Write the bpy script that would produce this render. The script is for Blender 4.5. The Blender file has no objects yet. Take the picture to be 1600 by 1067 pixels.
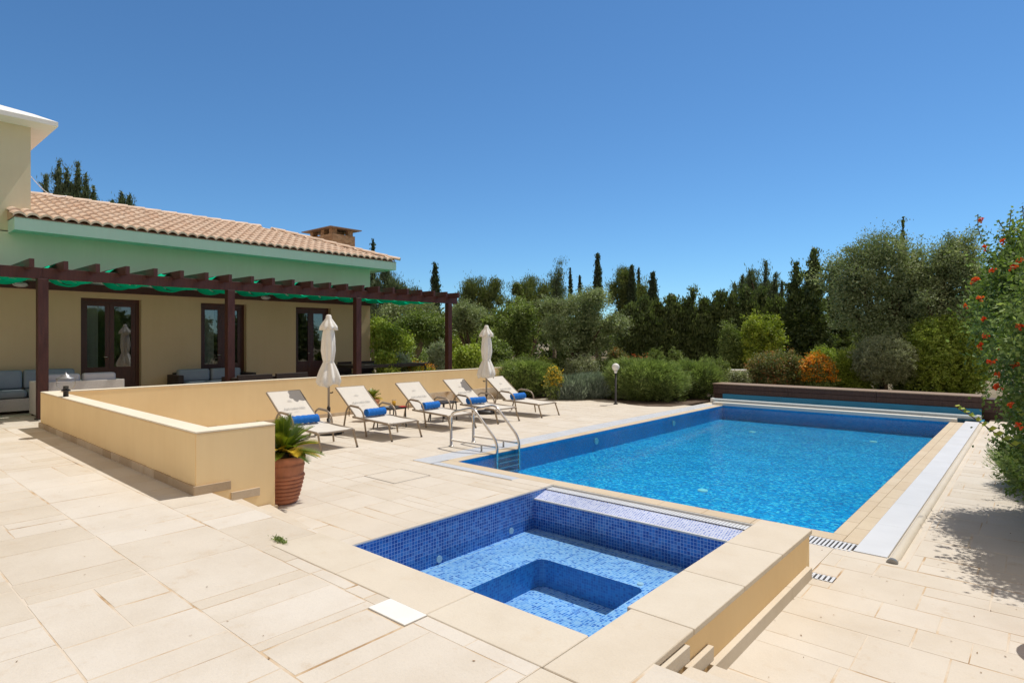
import bpy, bmesh, math, random
import numpy as np
from mathutils import Vector, Matrix
R = math.radians
sc = bpy.context.scene
col = sc.collection

# ------------------------------------------------------------------ camera
EYE = 1.80
YAW = math.atan(820/945)
SY, CY = math.sin(YAW), math.cos(YAW)
cam = bpy.data.cameras.new('camera'); cam.sensor_width = 36; cam.lens = 945/1600*36
cam.shift_y = -3.5/1600; cam.clip_start = .05; cam.clip_end = 3000
co = bpy.data.objects.new('camera', cam); col.objects.link(co)
co.location = (0, 0, EYE); co.rotation_euler = (R(90), 0, YAW)
sc.camera = co

# ------------------------------------------------------------------ light
SUN = Vector((0.07, 0.50, 1.0)).normalized()
w = bpy.data.worlds.new("World"); sc.world = w; w.use_nodes = True
nt = w.node_tree
sky = nt.nodes.new('ShaderNodeTexSky'); sky.sky_type = 'NISHITA'; sky.sun_disc = False
sky.sun_elevation = math.asin(SUN.z); sky.sun_rotation = math.atan2(SUN.x, SUN.y)
sky.altitude = 900; sky.air_density = 1.0; sky.dust_density = 0; sky.ozone_density = 10
tn = nt.nodes.new('ShaderNodeMix'); tn.data_type = 'RGBA'; tn.blend_type = 'MULTIPLY'; tn.inputs[0].default_value = 1
tn.inputs[7].default_value = (.84, 1.05, 1.05, 1)
nt.links.new(sky.outputs[0], tn.inputs[6])
# unseen white fill light added overhead and behind the photographer (clear blue in front)
def wn(t, **kw):
    x = nt.nodes.new(t)
    for k, v in kw.items():
        if k[0] == '_': setattr(x, k[1:], v)
        else: x.inputs[k].default_value = v
    return x
wc = wn('ShaderNodeTexCoord'); facs = []
for vec, lo, hi in (((0, 0, 1), .66, .86), ((SY, -CY, .25), .25, .70)):
    d = wn('ShaderNodeVectorMath', _operation='DOT_PRODUCT'); nt.links.new(wc.outputs['Generated'], d.inputs[0]); d.inputs[1].default_value = Vector(vec).normalized()
    mr = wn('ShaderNodeMapRange', _interpolation_type='SMOOTHSTEP'); nt.links.new(d.outputs['Value'], mr.inputs[0]); mr.inputs[1].default_value = lo; mr.inputs[2].default_value = hi; facs.append(mr.outputs[0])
mxn = wn('ShaderNodeMath', _operation='MAXIMUM'); nt.links.new(facs[0], mxn.inputs[0]); nt.links.new(facs[1], mxn.inputs[1])
cn = wn('ShaderNodeTexNoise', Scale=3.0, Detail=6.0); nt.links.new(wc.outputs['Generated'], cn.inputs['Vector'])
cr = wn('ShaderNodeMapRange'); nt.links.new(cn.outputs[0], cr.inputs[0]); cr.inputs[1].default_value = .3; cr.inputs[2].default_value = .6; cr.inputs[3].default_value = .55
cm = wn('ShaderNodeMath', _operation='MULTIPLY'); nt.links.new(mxn.outputs[0], cm.inputs[0]); nt.links.new(cr.outputs[0], cm.inputs[1])
cx_ = nt.nodes.new('ShaderNodeMix'); cx_.data_type = 'RGBA'; nt.links.new(cm.outputs[0], cx_.inputs[0]); nt.links.new(tn.outputs[2], cx_.inputs[6])
cx_.inputs[7].default_value = (5.4, 4.5, 3.4, 1)
nt.links.new(cx_.outputs[2], nt.nodes['Background'].inputs[0])
nt.nodes['Background'].inputs[1].default_value = 0.118
sl = bpy.data.lights.new('sun', 'SUN'); sl.energy = 3.75; sl.angle = R(.5); sl.color = (1, .96, .90)
so = bpy.data.objects.new('sun', sl); col.objects.link(so)
so.rotation_euler = SUN.to_track_quat('Z', 'Y').to_euler(); so.location = (0, 10, 30)
sc.view_settings.view_transform = 'Standard'; sc.view_settings.look = 'None'
sc.view_settings.exposure = 0.0; sc.view_settings.gamma = 1
try:
    sc.cycles.use_denoising = True
    sc.cycles.max_bounces = 8; sc.cycles.transparent_max_bounces = 24
    sc.cycles.diffuse_bounces = 6; sc.cycles.caustics_reflective = False; sc.cycles.caustics_refractive = False
    sc.cycles.sample_clamp_indirect = 6
except Exception: pass

def at(px, t, z=0):      # the place t metres ahead of the eye, seen at photograph column px
    r = (px-800)/945*t
    return (r*CY - t*SY, r*SY + t*CY, z)
def zof(py, t): return EYE - (py-530)*t/945
def wid(p, t): return p*t/945

# ------------------------------------------------------------------ materials
M = {}
def nodes(name):
    m = bpy.data.materials.new(name); m.use_nodes = True; M[name] = m
    n = m.node_tree; b = n.nodes['Principled BSDF']
    return m, n, b, n.links
def N(n, t, **kw):
    x = n.nodes.new(t)
    for k, v in kw.items():
        if k.startswith('_'): setattr(x, k[1:], v)
        else: x.inputs[k.replace('__', ' ')].default_value = v
    return x
def mixc(n, fac, a, b, mode='MIX'):
    x = n.nodes.new('ShaderNodeMix'); x.data_type = 'RGBA'; x.blend_type = mode
    for s, v in ((0, fac), (6, a), (7, b)):
        if hasattr(v, 'links') or isinstance(v, bpy.types.NodeSocket): n.links.new(v, x.inputs[s])
        else: x.inputs[s].default_value = v if s == 0 else (*v, 1)
    return x.outputs[2]
def ramp(n, src, stops, interp='LINEAR'):
    x = n.nodes.new('ShaderNodeValToRGB'); x.color_ramp.interpolation = interp
    while len(x.color_ramp.elements) < len(stops): x.color_ramp.elements.new(.5)
    for e, (p, c) in zip(x.color_ramp.elements, stops):
        e.position = p; e.color = (*c, 1) if len(c) == 3 else c
    n.links.new(src, x.inputs[0]); return x.outputs[0]
def g(v): return (v, v, v)
def mat(name, c, rough=.7, metal=0, var=.12, scale=6, bump=.1, bscale=60, spec=.4, tint=None):
    m, n, b, L = nodes(name)
    tc = N(n, 'ShaderNodeTexCoord')
    n1 = N(n, 'ShaderNodeTexNoise', Scale=scale, Detail=5); L.new(tc.outputs['Object'], n1.inputs['Vector'])
    f = ramp(n, n1.outputs[0], [(.3, g(1-var)), (.7, g(1+var*.6))])
    L.new(mixc(n, 1., c, f, 'MULTIPLY'), b.inputs['Base Color'])
    b.inputs['Roughness'].default_value = rough; b.inputs['Metallic'].default_value = metal
    b.inputs['Specular IOR Level'].default_value = spec
    if bump:
        n2 = N(n, 'ShaderNodeTexNoise', Scale=bscale, Detail=4); L.new(tc.outputs['Object'], n2.inputs['Vector'])
        bp = N(n, 'ShaderNodeBump', Strength=bump, Distance=.01); L.new(n2.outputs[0], bp.inputs['Height'])
        L.new(bp.outputs[0], b.inputs['Normal'])
    return m

def stone(name, c1, c2, stain, sc_=1.0):
    m, n, b, L = nodes(name)
    ge = N(n, 'ShaderNodeNewGeometry'); at_ = N(n, 'ShaderNodeAttribute', _attribute_name='tint')
    base = mixc(n, at_.outputs['Fac'], c1, c2)
    n1 = N(n, 'ShaderNodeTexNoise', Scale=1.7*sc_, Detail=9, Roughness=.65); L.new(ge.outputs['Position'], n1.inputs['Vector'])
    base = mixc(n, 1., base, ramp(n, n1.outputs[0], [(.3, (.92, .90, .87)), (.55, g(1.)), (.75, g(1.04))]), 'MULTIPLY')
    n3 = N(n, 'ShaderNodeTexNoise', Scale=5*sc_, Detail=12, Roughness=.75); L.new(ge.outputs['Position'], n3.inputs['Vector'])
    base = mixc(n, ramp(n, n3.outputs[0], [(.57, g(0.)), (.76, g(.6))]), base, stain)
    n4 = N(n, 'ShaderNodeTexNoise', Scale=90, Detail=4, Roughness=.7); L.new(ge.outputs['Position'], n4.inputs['Vector'])
    base = mixc(n, 1., base, ramp(n, n4.outputs[0], [(.28, g(.93)), (.5, g(1.)), (.7, g(1.02))]), 'MULTIPLY')
    L.new(base, b.inputs['Base Color'])
    b.inputs['Roughness'].default_value = .72; b.inputs['Specular IOR Level'].default_value = .3
    bp = N(n, 'ShaderNodeBump', Strength=.35, Distance=.012); L.new(n3.outputs[0], bp.inputs['Height'])
    bp2 = N(n, 'ShaderNodeBump', Strength=.25, Distance=.004); L.new(n4.outputs[0], bp2.inputs['Height']); L.new(bp.outputs[0], bp2.inputs['Normal'])
    L.new(bp2.outputs[0], b.inputs['Normal'])
    return m
stone('limestone', (.60, .525, .42), (.665, .605, .52), (.50, .37, .23))
stone('coping_stone', (.635, .555, .44), (.65, .58, .47), (.57, .46, .32))
stone('tan_stone', (.58, .47, .33), (.61, .51, .37), (.50, .39, .26))
stone('skirting_stone', (.44, .32, .20), (.62, .50, .36), (.30, .19, .11), 3)
def grout(name):
    m, n, b, L = nodes(name)
    ge = N(n, 'ShaderNodeNewGeometry')
    n1 = N(n, 'ShaderNodeTexNoise', Scale=2.2, Detail=5, Roughness=.6); L.new(ge.outputs['Position'], n1.inputs['Vector'])
    L.new(ramp(n, n1.outputs[0], [(.46, (.64, .555, .445)), (.56, (.57, .43, .28)), (.64, (.42, .27, .14)), (.72, (.20, .13, .08))]), b.inputs['Base Color'])
    b.inputs['Roughness'].default_value = .9
grout('joint_mortar')

def render_wall(name, c, c2):
    m, n, b, L = nodes(name)
    ge = N(n, 'ShaderNodeNewGeometry')
    n1 = N(n, 'ShaderNodeTexNoise', Scale=.9, Detail=7, Roughness=.6); L.new(ge.outputs['Position'], n1.inputs['Vector'])
    n2 = N(n, 'ShaderNodeTexNoise', Scale=140, Detail=3); L.new(ge.outputs['Position'], n2.inputs['Vector'])
    base = mixc(n, ramp(n, n1.outputs[0], [(.35, g(0)), (.7, g(1))]), c, c2)
    mp = N(n, 'ShaderNodeMapping'); mp.inputs['Scale'].default_value = (9, 9, .7); L.new(ge.outputs['Position'], mp.inputs[0])
    n5 = N(n, 'ShaderNodeTexNoise', Scale=1, Detail=6, Roughness=.7); L.new(mp.outputs[0], n5.inputs['Vector'])
    base = mixc(n, 1., base, ramp(n, n5.outputs[0], [(.30, (.985, .978, .965)), (.48, g(1.)), (.7, g(1.02))]), 'MULTIPLY')
    L.new(base, b.inputs['Base Color']); b.inputs['Roughness'].default_value = .85; b.inputs['Specular IOR Level'].default_value = .2
    bp = N(n, 'ShaderNodeBump', Strength=.25, Distance=.004); L.new(n2.outputs[0], bp.inputs['Height']); L.new(bp.outputs[0], b.inputs['Normal'])
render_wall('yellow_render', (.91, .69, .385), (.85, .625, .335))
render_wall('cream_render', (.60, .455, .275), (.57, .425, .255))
render_wall('upper_bounce_render', (.74, .72, .58), (.71, .69, .55))  # cream wall again, paler to put the shade cloth's bounce light into its colour
render_wall('pale_render', (.72, .64, .46), (.69, .61, .43))
render_wall('cream_cap', (.80, .72, .58), (.74, .66, .51))
render_wall('white_render', (.85, .83, .79), (.78, .76, .72))
render_wall('eave_green_bounce', (.60, .76, .66), (.57, .73, .63))  # green light bounced off the shade cloths, put into the pale eave colour
render_wall('white_plaster', (.70, .68, .62), (.66, .64, .58))

def mosaic(name, cols, groutc, size=.0272, gw=.075, blur=0., wob=0., spark=None):
    m, n, b, L = nodes(name)
    ge = N(n, 'ShaderNodeNewGeometry')
    pos = ge.outputs['Position']
    if wob:
        nz = N(n, 'ShaderNodeTexNoise', Scale=4.2, Detail=2); L.new(pos, nz.inputs['Vector'])
        v0 = N(n, 'ShaderNodeVectorMath', _operation='SUBTRACT'); L.new(nz.outputs['Color'], v0.inputs[0]); v0.inputs[1].default_value = (.5, .5, .5)
        v1 = N(n, 'ShaderNodeVectorMath', _operation='SCALE'); L.new(v0.outputs[0], v1.inputs[0]); v1.inputs['Scale'].default_value = wob
        v2 = N(n, 'ShaderNodeVectorMath', _operation='ADD'); L.new(pos, v2.inputs[0]); L.new(v1.outputs[0], v2.inputs[1]); pos = v2.outputs[0]
    s = N(n, 'ShaderNodeVectorMath', _operation='SCALE'); L.new(pos, s.inputs[0]); s.inputs['Scale'].default_value = 1/size
    o = N(n, 'ShaderNodeVectorMath', _operation='ADD'); L.new(s.outputs[0], o.inputs[0]); o.inputs[1].default_value = (.313, .271, .117)
    fl = N(n, 'ShaderNodeVectorMath', _operation='FLOOR'); L.new(o.outputs[0], fl.inputs[0])
    wn = N(n, 'ShaderNodeTexWhiteNoise', _noise_dimensions='3D'); L.new(fl.outputs[0], wn.inputs['Vector'])
    k = len(cols); c = ramp(n, wn.outputs[0], [(i/k, q) for i, q in enumerate(cols)], 'CONSTANT')
    fr = N(n, 'ShaderNodeVectorMath', _operation='FRACTION'); L.new(o.outputs[0], fr.inputs[0])
    sep = N(n, 'ShaderNodeSeparateXYZ'); L.new(fr.outputs[0], sep.inputs[0])
    an = N(n, 'ShaderNodeVectorMath', _operation='ABSOLUTE'); L.new(ge.outputs['True Normal'], an.inputs[0])
    sn = N(n, 'ShaderNodeSeparateXYZ'); L.new(an.outputs[0], sn.inputs[0])
    last = None
    for i in range(3):
        a = N(n, 'ShaderNodeMath', _operation='SUBTRACT'); L.new(sep.outputs[i], a.inputs[0]); a.inputs[1].default_value = .5
        a2 = N(n, 'ShaderNodeMath', _operation='ABSOLUTE'); L.new(a.outputs[0], a2.inputs[0])
        a3 = N(n, 'ShaderNodeMath', _operation='GREATER_THAN'); L.new(a2.outputs[0], a3.inputs[0]); a3.inputs[1].default_value = .5-gw
        a4 = N(n, 'ShaderNodeMath', _operation='LESS_THAN'); L.new(sn.outputs[i], a4.inputs[0]); a4.inputs[1].default_value = .6
        a5 = N(n, 'ShaderNodeMath', _operation='MULTIPLY'); L.new(a3.outputs[0], a5.inputs[0]); L.new(a4.outputs[0], a5.inputs[1])
        if last is None: last = a5.outputs[0]
        else:
            mx = N(n, 'ShaderNodeMath', _operation='MAXIMUM'); L.new(last, mx.inputs[0]); L.new(a5.outputs[0], mx.inputs[1]); last = mx.outputs[0]
    c = mixc(n, last, c, groutc)
    n1 = N(n, 'ShaderNodeTexNoise', Scale=1.4, Detail=5); L.new(ge.outputs['Position'], n1.inputs['Vector'])
    c = mixc(n, 1., c, ramp(n, n1.outputs[0], [(.3, g(.86)), (.7, g(1.08))]), 'MULTIPLY')
    L.new(c, b.inputs['Base Color']); b.inputs['Roughness'].default_value = .3
    b.inputs['Specular IOR Level'].default_value = .35
    return m
mosaic('navy_mosaic', [(.015, .10, .42), (.025, .15, .52), (.04, .22, .62), (.09, .26, .62), (.02, .12, .46), (.05, .18, .52)], (.42, .54, .78), gw=.06, size=.0345)
mosaic('sky_mosaic', [(.30, .48, .80), (.40, .56, .84), (.10, .28, .68), (.50, .62, .84), (.58, .68, .86), (.34, .50, .80), (.06, .18, .55)], (.72, .78, .90), gw=.09, size=.030, wob=.03)
mosaic('deep_mosaic', [(.008, .20, .56), (.012, .25, .62), (.006, .16, .50), (.02, .29, .66)], (.06, .34, .68), gw=.05)
mosaic('lilac_mosaic', [(.26, .34, .66), (.36, .44, .72), (.45, .52, .78), (.18, .26, .60)], (.66, .70, .82), gw=.16)
mosaic('pool_mosaic', [(.003, .24, .58), (.004, .32, .68), (.05, .50, .80), (.002, .18, .50), (.005, .35, .70), (.22, .70, .88), (.01, .39, .73)], (.02, .40, .74), size=.034, gw=.04, wob=.09)  # mosaic whose pale and dark tiles also imitate ripple sparkle by colour
mosaic('pool_wall_mosaic', [(.003, .24, .58), (.004, .29, .64), (.008, .34, .70)], (.01, .32, .68), gw=.05)

def water(name, c, ior=1.2, sc1=9, st=.5):
    m, n, b, L = nodes(name)
    n.nodes.remove(b); out = n.nodes['Material Output']
    ge = N(n, 'ShaderNodeNewGeometry')
    n1 = N(n, 'ShaderNodeTexNoise', Scale=sc1, Detail=3, Distortion=.6); L.new(ge.outputs['Position'], n1.inputs['Vector'])
    bp = N(n, 'ShaderNodeBump', Strength=st, Distance=.012); L.new(n1.outputs[0], bp.inputs['Height'])
    tr = N(n, 'ShaderNodeBsdfTransparent', Color=(*c, 1)); gl = N(n, 'ShaderNodeBsdfGlossy', Roughness=.02)
    L.new(bp.outputs[0], gl.inputs['Normal'])
    fr = N(n, 'ShaderNodeFresnel', IOR=ior); L.new(bp.outputs[0], fr.inputs['Normal'])
    mx = N(n, 'ShaderNodeMixShader'); L.new(fr.outputs[0], mx.inputs[0]); L.new(tr.outputs[0], mx.inputs[1]); L.new(gl.outputs[0], mx.inputs[2])
    L.new(mx.outputs[0], out.inputs[0])
water('pool_water', (.50, .93, 1.0), 1.2, 16, .8)
water('spa_water', (.64, .86, 1.0), 1.25, 7, .35)

def glass(name, c=(.75, .8, .8), ior=1.8):
    m, n, b, L = nodes(name)
    n.nodes.remove(b); out = n.nodes['Material Output']
    tr = N(n, 'ShaderNodeBsdfTransparent', Color=(*c, 1)); gl = N(n, 'ShaderNodeBsdfGlossy', Roughness=.01)
    lw = N(n, 'ShaderNodeLayerWeight'); pw = N(n, 'ShaderNodeMath', _operation='POWER'); L.new(lw.outputs['Facing'], pw.inputs[0]); pw.inputs[1].default_value = 4
    fr = N(n, 'ShaderNodeMath', _operation='MULTIPLY_ADD'); L.new(pw.outputs[0], fr.inputs[0]); fr.inputs[1].default_value = .8; fr.inputs[2].default_value = ((ior-1)/(ior+1))**2*1.6
    mx = N(n, 'ShaderNodeMixShader'); L.new(fr.outputs[0], mx.inputs[0]); L.new(tr.outputs[0], mx.inputs[1]); L.new(gl.outputs[0], mx.inputs[2])
    L.new(mx.outputs[0], out.inputs[0])
glass('door_glass'); glass('lamp_glass', (.93, .93, .93), 1.45)

def foliage(name, c1, c2, c3=None, trans=.32, rough=.6, br=1.65):
    c1, c2, c3 = [tuple(min(.8, x*br) for x in c) for c in (c1, c2, c3)]
    m, n, b, L = nodes(name)
    n.nodes.remove(b); out = n.nodes['Material Output']
    a = N(n, 'ShaderNodeAttribute', _attribute_name='tint')
    st = [(0., c1), (.6, c2), (1., c3 or tuple(min(1, x*1.5) for x in c2))]
    c = ramp(n, a.outputs['Fac'], st)
    d = N(n, 'ShaderNodeBsdfDiffuse'); t = N(n, 'ShaderNodeBsdfTranslucent'); gl = N(n, 'ShaderNodeBsdfGlossy', Roughness=rough)
    gl.inputs['Color'].default_value = (.6, .62, .6, 1)
    L.new(c, d.inputs[0]); L.new(mixc(n, 1., c, (1.3, 1.4, .75), 'MULTIPLY'), t.inputs[0])
    m1 = N(n, 'ShaderNodeMixShader', Fac=trans); L.new(d.outputs[0], m1.inputs[1]); L.new(t.outputs[0], m1.inputs[2])
    m2 = N(n, 'ShaderNodeMixShader', Fac=.07); L.new(m1.outputs[0], m2.inputs[1]); L.new(gl.outputs[0], m2.inputs[2])
    L.new(m2.outputs[0], out.inputs[0])
foliage('olive_leaf', (.062, .085, .034), (.155, .190, .090), (.30, .34, .20))
foliage('pine_leaf', (.030, .050, .014), (.085, .110, .030), (.17, .19, .055))
foliage('blue_pine_leaf', (.028, .048, .026), (.080, .110, .060), (.14, .17, .10))
foliage('cypress_leaf', (.012, .026, .011), (.030, .050, .020), (.05, .075, .03))
foliage('hedge_leaf', (.022, .038, .010), (.068, .096, .026), (.15, .18, .06))
foliage('bright_leaf', (.075, .11, .012), (.21, .27, .035), (.38, .43, .10))
foliage('mid_leaf', (.045, .070, .012), (.12, .165, .038), (.26, .31, .11))
foliage('gold_leaf', (.07, .11, .010), (.20, .25, .025), (.38, .40, .05))
foliage('rosemary_leaf', (.050, .075, .018), (.14, .19, .055), (.28, .34, .13))
foliage('lavender_leaf', (.055, .075, .062), (.14, .18, .155), (.25, .30, .26))
foliage('silver_leaf', (.12, .15, .10), (.24, .28, .20), (.38, .42, .32))
foliage('grey_leaf', (.085, .10, .055), (.20, .22, .13), (.34, .36, .24))
foliage('rust_leaf', (.05, .070, .02), (.13, .15, .05), (.36, .12, .05))
foliage('palm_leaf', (.05, .10, .010), (.19, .25, .02), (.62, .42, .04), trans=.2, rough=.35, br=1.0)
foliage('orange_petal', (.70, .20, .01), (.85, .34, .015), (.88, .48, .03), br=1)
foliage('yellow_petal', (.60, .34, .01), (.75, .48, .02), (.85, .62, .05), br=1)
foliage('red_petal', (.68, .05, .008), (.85, .11, .015), (.88, .22, .04), br=1)
foliage('vine_leaf', (.028, .048, .008), (.085, .13, .022), (.26, .33, .10))
foliage('sprig_leaf', (.10, .17, .012), (.26, .33, .03), (.50, .48, .06), br=1.2)
foliage('dry_leaf', (.16, .08, .03), (.28, .15, .06), (.36, .22, .09), br=1)

mat('bark', (.12, .085, .055), .9, var=.5, scale=14, bump=.8, bscale=30)
mat('pale_bark', (.30, .23, .165), .9, var=.45, scale=14, bump=.8, bscale=30)
def wood(name, c, c2, rough=.55):
    m, n, b, L = nodes(name)
    tc = N(n, 'ShaderNodeTexCoord'); mp = N(n, 'ShaderNodeMapping'); L.new(tc.outputs['Object'], mp.inputs[0]); mp.inputs['Scale'].default_value = (9, 9, 1.2)
    n1 = N(n, 'ShaderNodeTexNoise', Scale=3, Detail=8, Roughness=.7); L.new(mp.outputs[0], n1.inputs['Vector'])
    L.new(ramp(n, n1.outputs[0], [(.3, c), (.7, c2)]), b.inputs['Base Color']); b.inputs['Roughness'].default_value = rough
    bp = N(n, 'ShaderNodeBump', Strength=.3, Distance=.006); L.new(n1.outputs[0], bp.inputs['Height']); L.new(bp.outputs[0], b.inputs['Normal'])
wood('pergola_wood', (.040, .011, .009), (.085, .024, .018))
wood('door_wood', (.045, .012, .006), (.085, .026, .012), .4)
wood('deck_box_wood', (.040, .018, .014), (.085, .044, .034), .6)
wood('box_top_wood', (.22, .15, .10), (.30, .21, .15), .6)
mat('roof_tile', (.63, .40, .27), .8, var=.18, scale=3.0, bump=.3)
mat('ridge_clay', (.74, .57, .44), .8, var=.2, scale=4, bump=.3)
mat('terracotta', (.50, .20, .105), .75, var=.25, scale=8, bump=.35, bscale=40)
mat('pot_soil', (.05, .035, .025), .95, bump=.6)
mat('frame_metal', (.34, .27, .20), .42, metal=.2, var=.05, bump=0)
mat('steel', (.66, .62, .57), .24, metal=1, var=.03, bump=0)
mat('grey_cap', (.30, .30, .30), .4, metal=.6, var=.1)
mat('sling', (.66, .61, .53), .75, var=.03, bump=.25, bscale=300)
mat('towel', (.015, .17, .60), .95, var=.18, scale=30, bump=.9, bscale=160)
mat('print_grey', (.30, .29, .28), .8, var=.0, bump=0)
mat('print_pale', (.50, .48, .44), .8, var=.0, bump=0)
mat('parasol_cloth', (.84, .80, .73), .9, var=.05, bump=.25, bscale=50)
mat('dark_metal', (.035, .03, .028), .45, var=.1, bump=0)
mat('parasol_pole_metal', (.38, .33, .28), .4, metal=.5, var=.1, bump=0)
mat('dark_rattan', (.035, .022, .018), .6, var=.3, scale=60, bump=.6, bscale=140)
mat('white_rattan', (.62, .58, .54), .7, var=.08, scale=40, bump=.6, bscale=120)
mat('blue_cushion', (.27, .31, .35), .9, var=.06, bump=.2)
mat('pale_cushion', (.50, .50, .53), .9, var=.06, bump=.2)
mat('white_plastic', (.63, .65, .68), .5, var=.05, scale=3, bump=0)
mat('tube_white', (.70, .80, .86), .35, var=.04, bump=0)
mat('gutter_dark', (.05, .05, .06), .8, bump=0)
mat('white_paint', (.80, .80, .79), .5, var=.03, bump=.05)
mat('juice', (.85, .45, .01), .15, var=.05, bump=0)
mat('red_napkin', (.55, .02, .02), .7, bump=0)
mat('slab_white', (.80, .78, .73), .55, var=.05, bump=.1)
mat('curtain_cloth', (.75, .73, .70), .9, var=.06, bump=.1)
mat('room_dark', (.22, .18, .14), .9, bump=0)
mat('trough_tile', (.015, .20, .36), .4, var=.15, scale=2, bump=0)
mat('gravel', (.42, .36, .28), .95, var=.3, scale=30, bump=.8, bscale=60)
mat('path_paving', (.58, .50, .41), .9, var=.12, scale=2, bump=.3)
mat('soil', (.11, .075, .05), .95, var=.4, scale=6, bump=.9, bscale=40)
def tarp():
    m, n, b, L = nodes('green_shade_cloth'); n.nodes.remove(b); out = n.nodes['Material Output']
    d = N(n, 'ShaderNodeBsdfDiffuse', Color=(.006, .58, .33, 1)); t = N(n, 'ShaderNodeBsdfTranslucent', Color=(.002, .10, .06, 1))
    mx = N(n, 'ShaderNodeMixShader', Fac=.09); L.new(d.outputs[0], mx.inputs[1]); L.new(t.outputs[0], mx.inputs[2]); L.new(mx.outputs[0], out.inputs[0])
tarp()
def ground_mat():
    m, n, b, L = nodes('dry_ground')
    ge = N(n, 'ShaderNodeNewGeometry')
    n1 = N(n, 'ShaderNodeTexNoise', Scale=.5, Detail=10, Roughness=.7); L.new(ge.outputs['Position'], n1.inputs['Vector'])
    L.new(ramp(n, n1.outputs[0], [(.3, (.10, .085, .04)), (.5, (.20, .16, .09)), (.7, (.32, .26, .18))]), b.inputs['Base Color'])
    b.inputs['Roughness'].default_value = .95
    bp = N(n, 'ShaderNodeBump', Strength=.8, Distance=.05); L.new(n1.outputs[0], bp.inputs['Height']); L.new(bp.outputs[0], b.inputs['Normal'])
ground_mat()
def stonework():
    m, n, b, L = nodes('rubble_stone')
    tc = N(n, 'ShaderNodeTexCoord')
    v = N(n, 'ShaderNodeTexVoronoi', Scale=7); v2 = N(n, 'ShaderNodeTexVoronoi', Scale=7, _feature='DISTANCE_TO_EDGE')
    mp = N(n, 'ShaderNodeMapping'); mp.inputs['Scale'].default_value = (1, 1, 1.8)
    L.new(tc.outputs['Object'], mp.inputs[0]); L.new(mp.outputs[0], v.inputs[0]); L.new(mp.outputs[0], v2.inputs[0])
    c = ramp(n, v.outputs['Color'], [(0, (.30, .17, .09)), (.5, (.42, .27, .15)), (1, (.55, .38, .23))])
    c = mixc(n, ramp(n, v2.outputs[0], [(0., g(1)), (.05, g(0))]), c, (.28, .19, .12))
    L.new(c, b.inputs['Base Color']); b.inputs['Roughness'].default_value = .9
    bp = N(n, 'ShaderNodeBump', Strength=.6, Distance=.02); L.new(v2.outputs[0], bp.inputs['Height']); L.new(bp.outputs[0], b.inputs['Normal'])
stonework()

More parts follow.
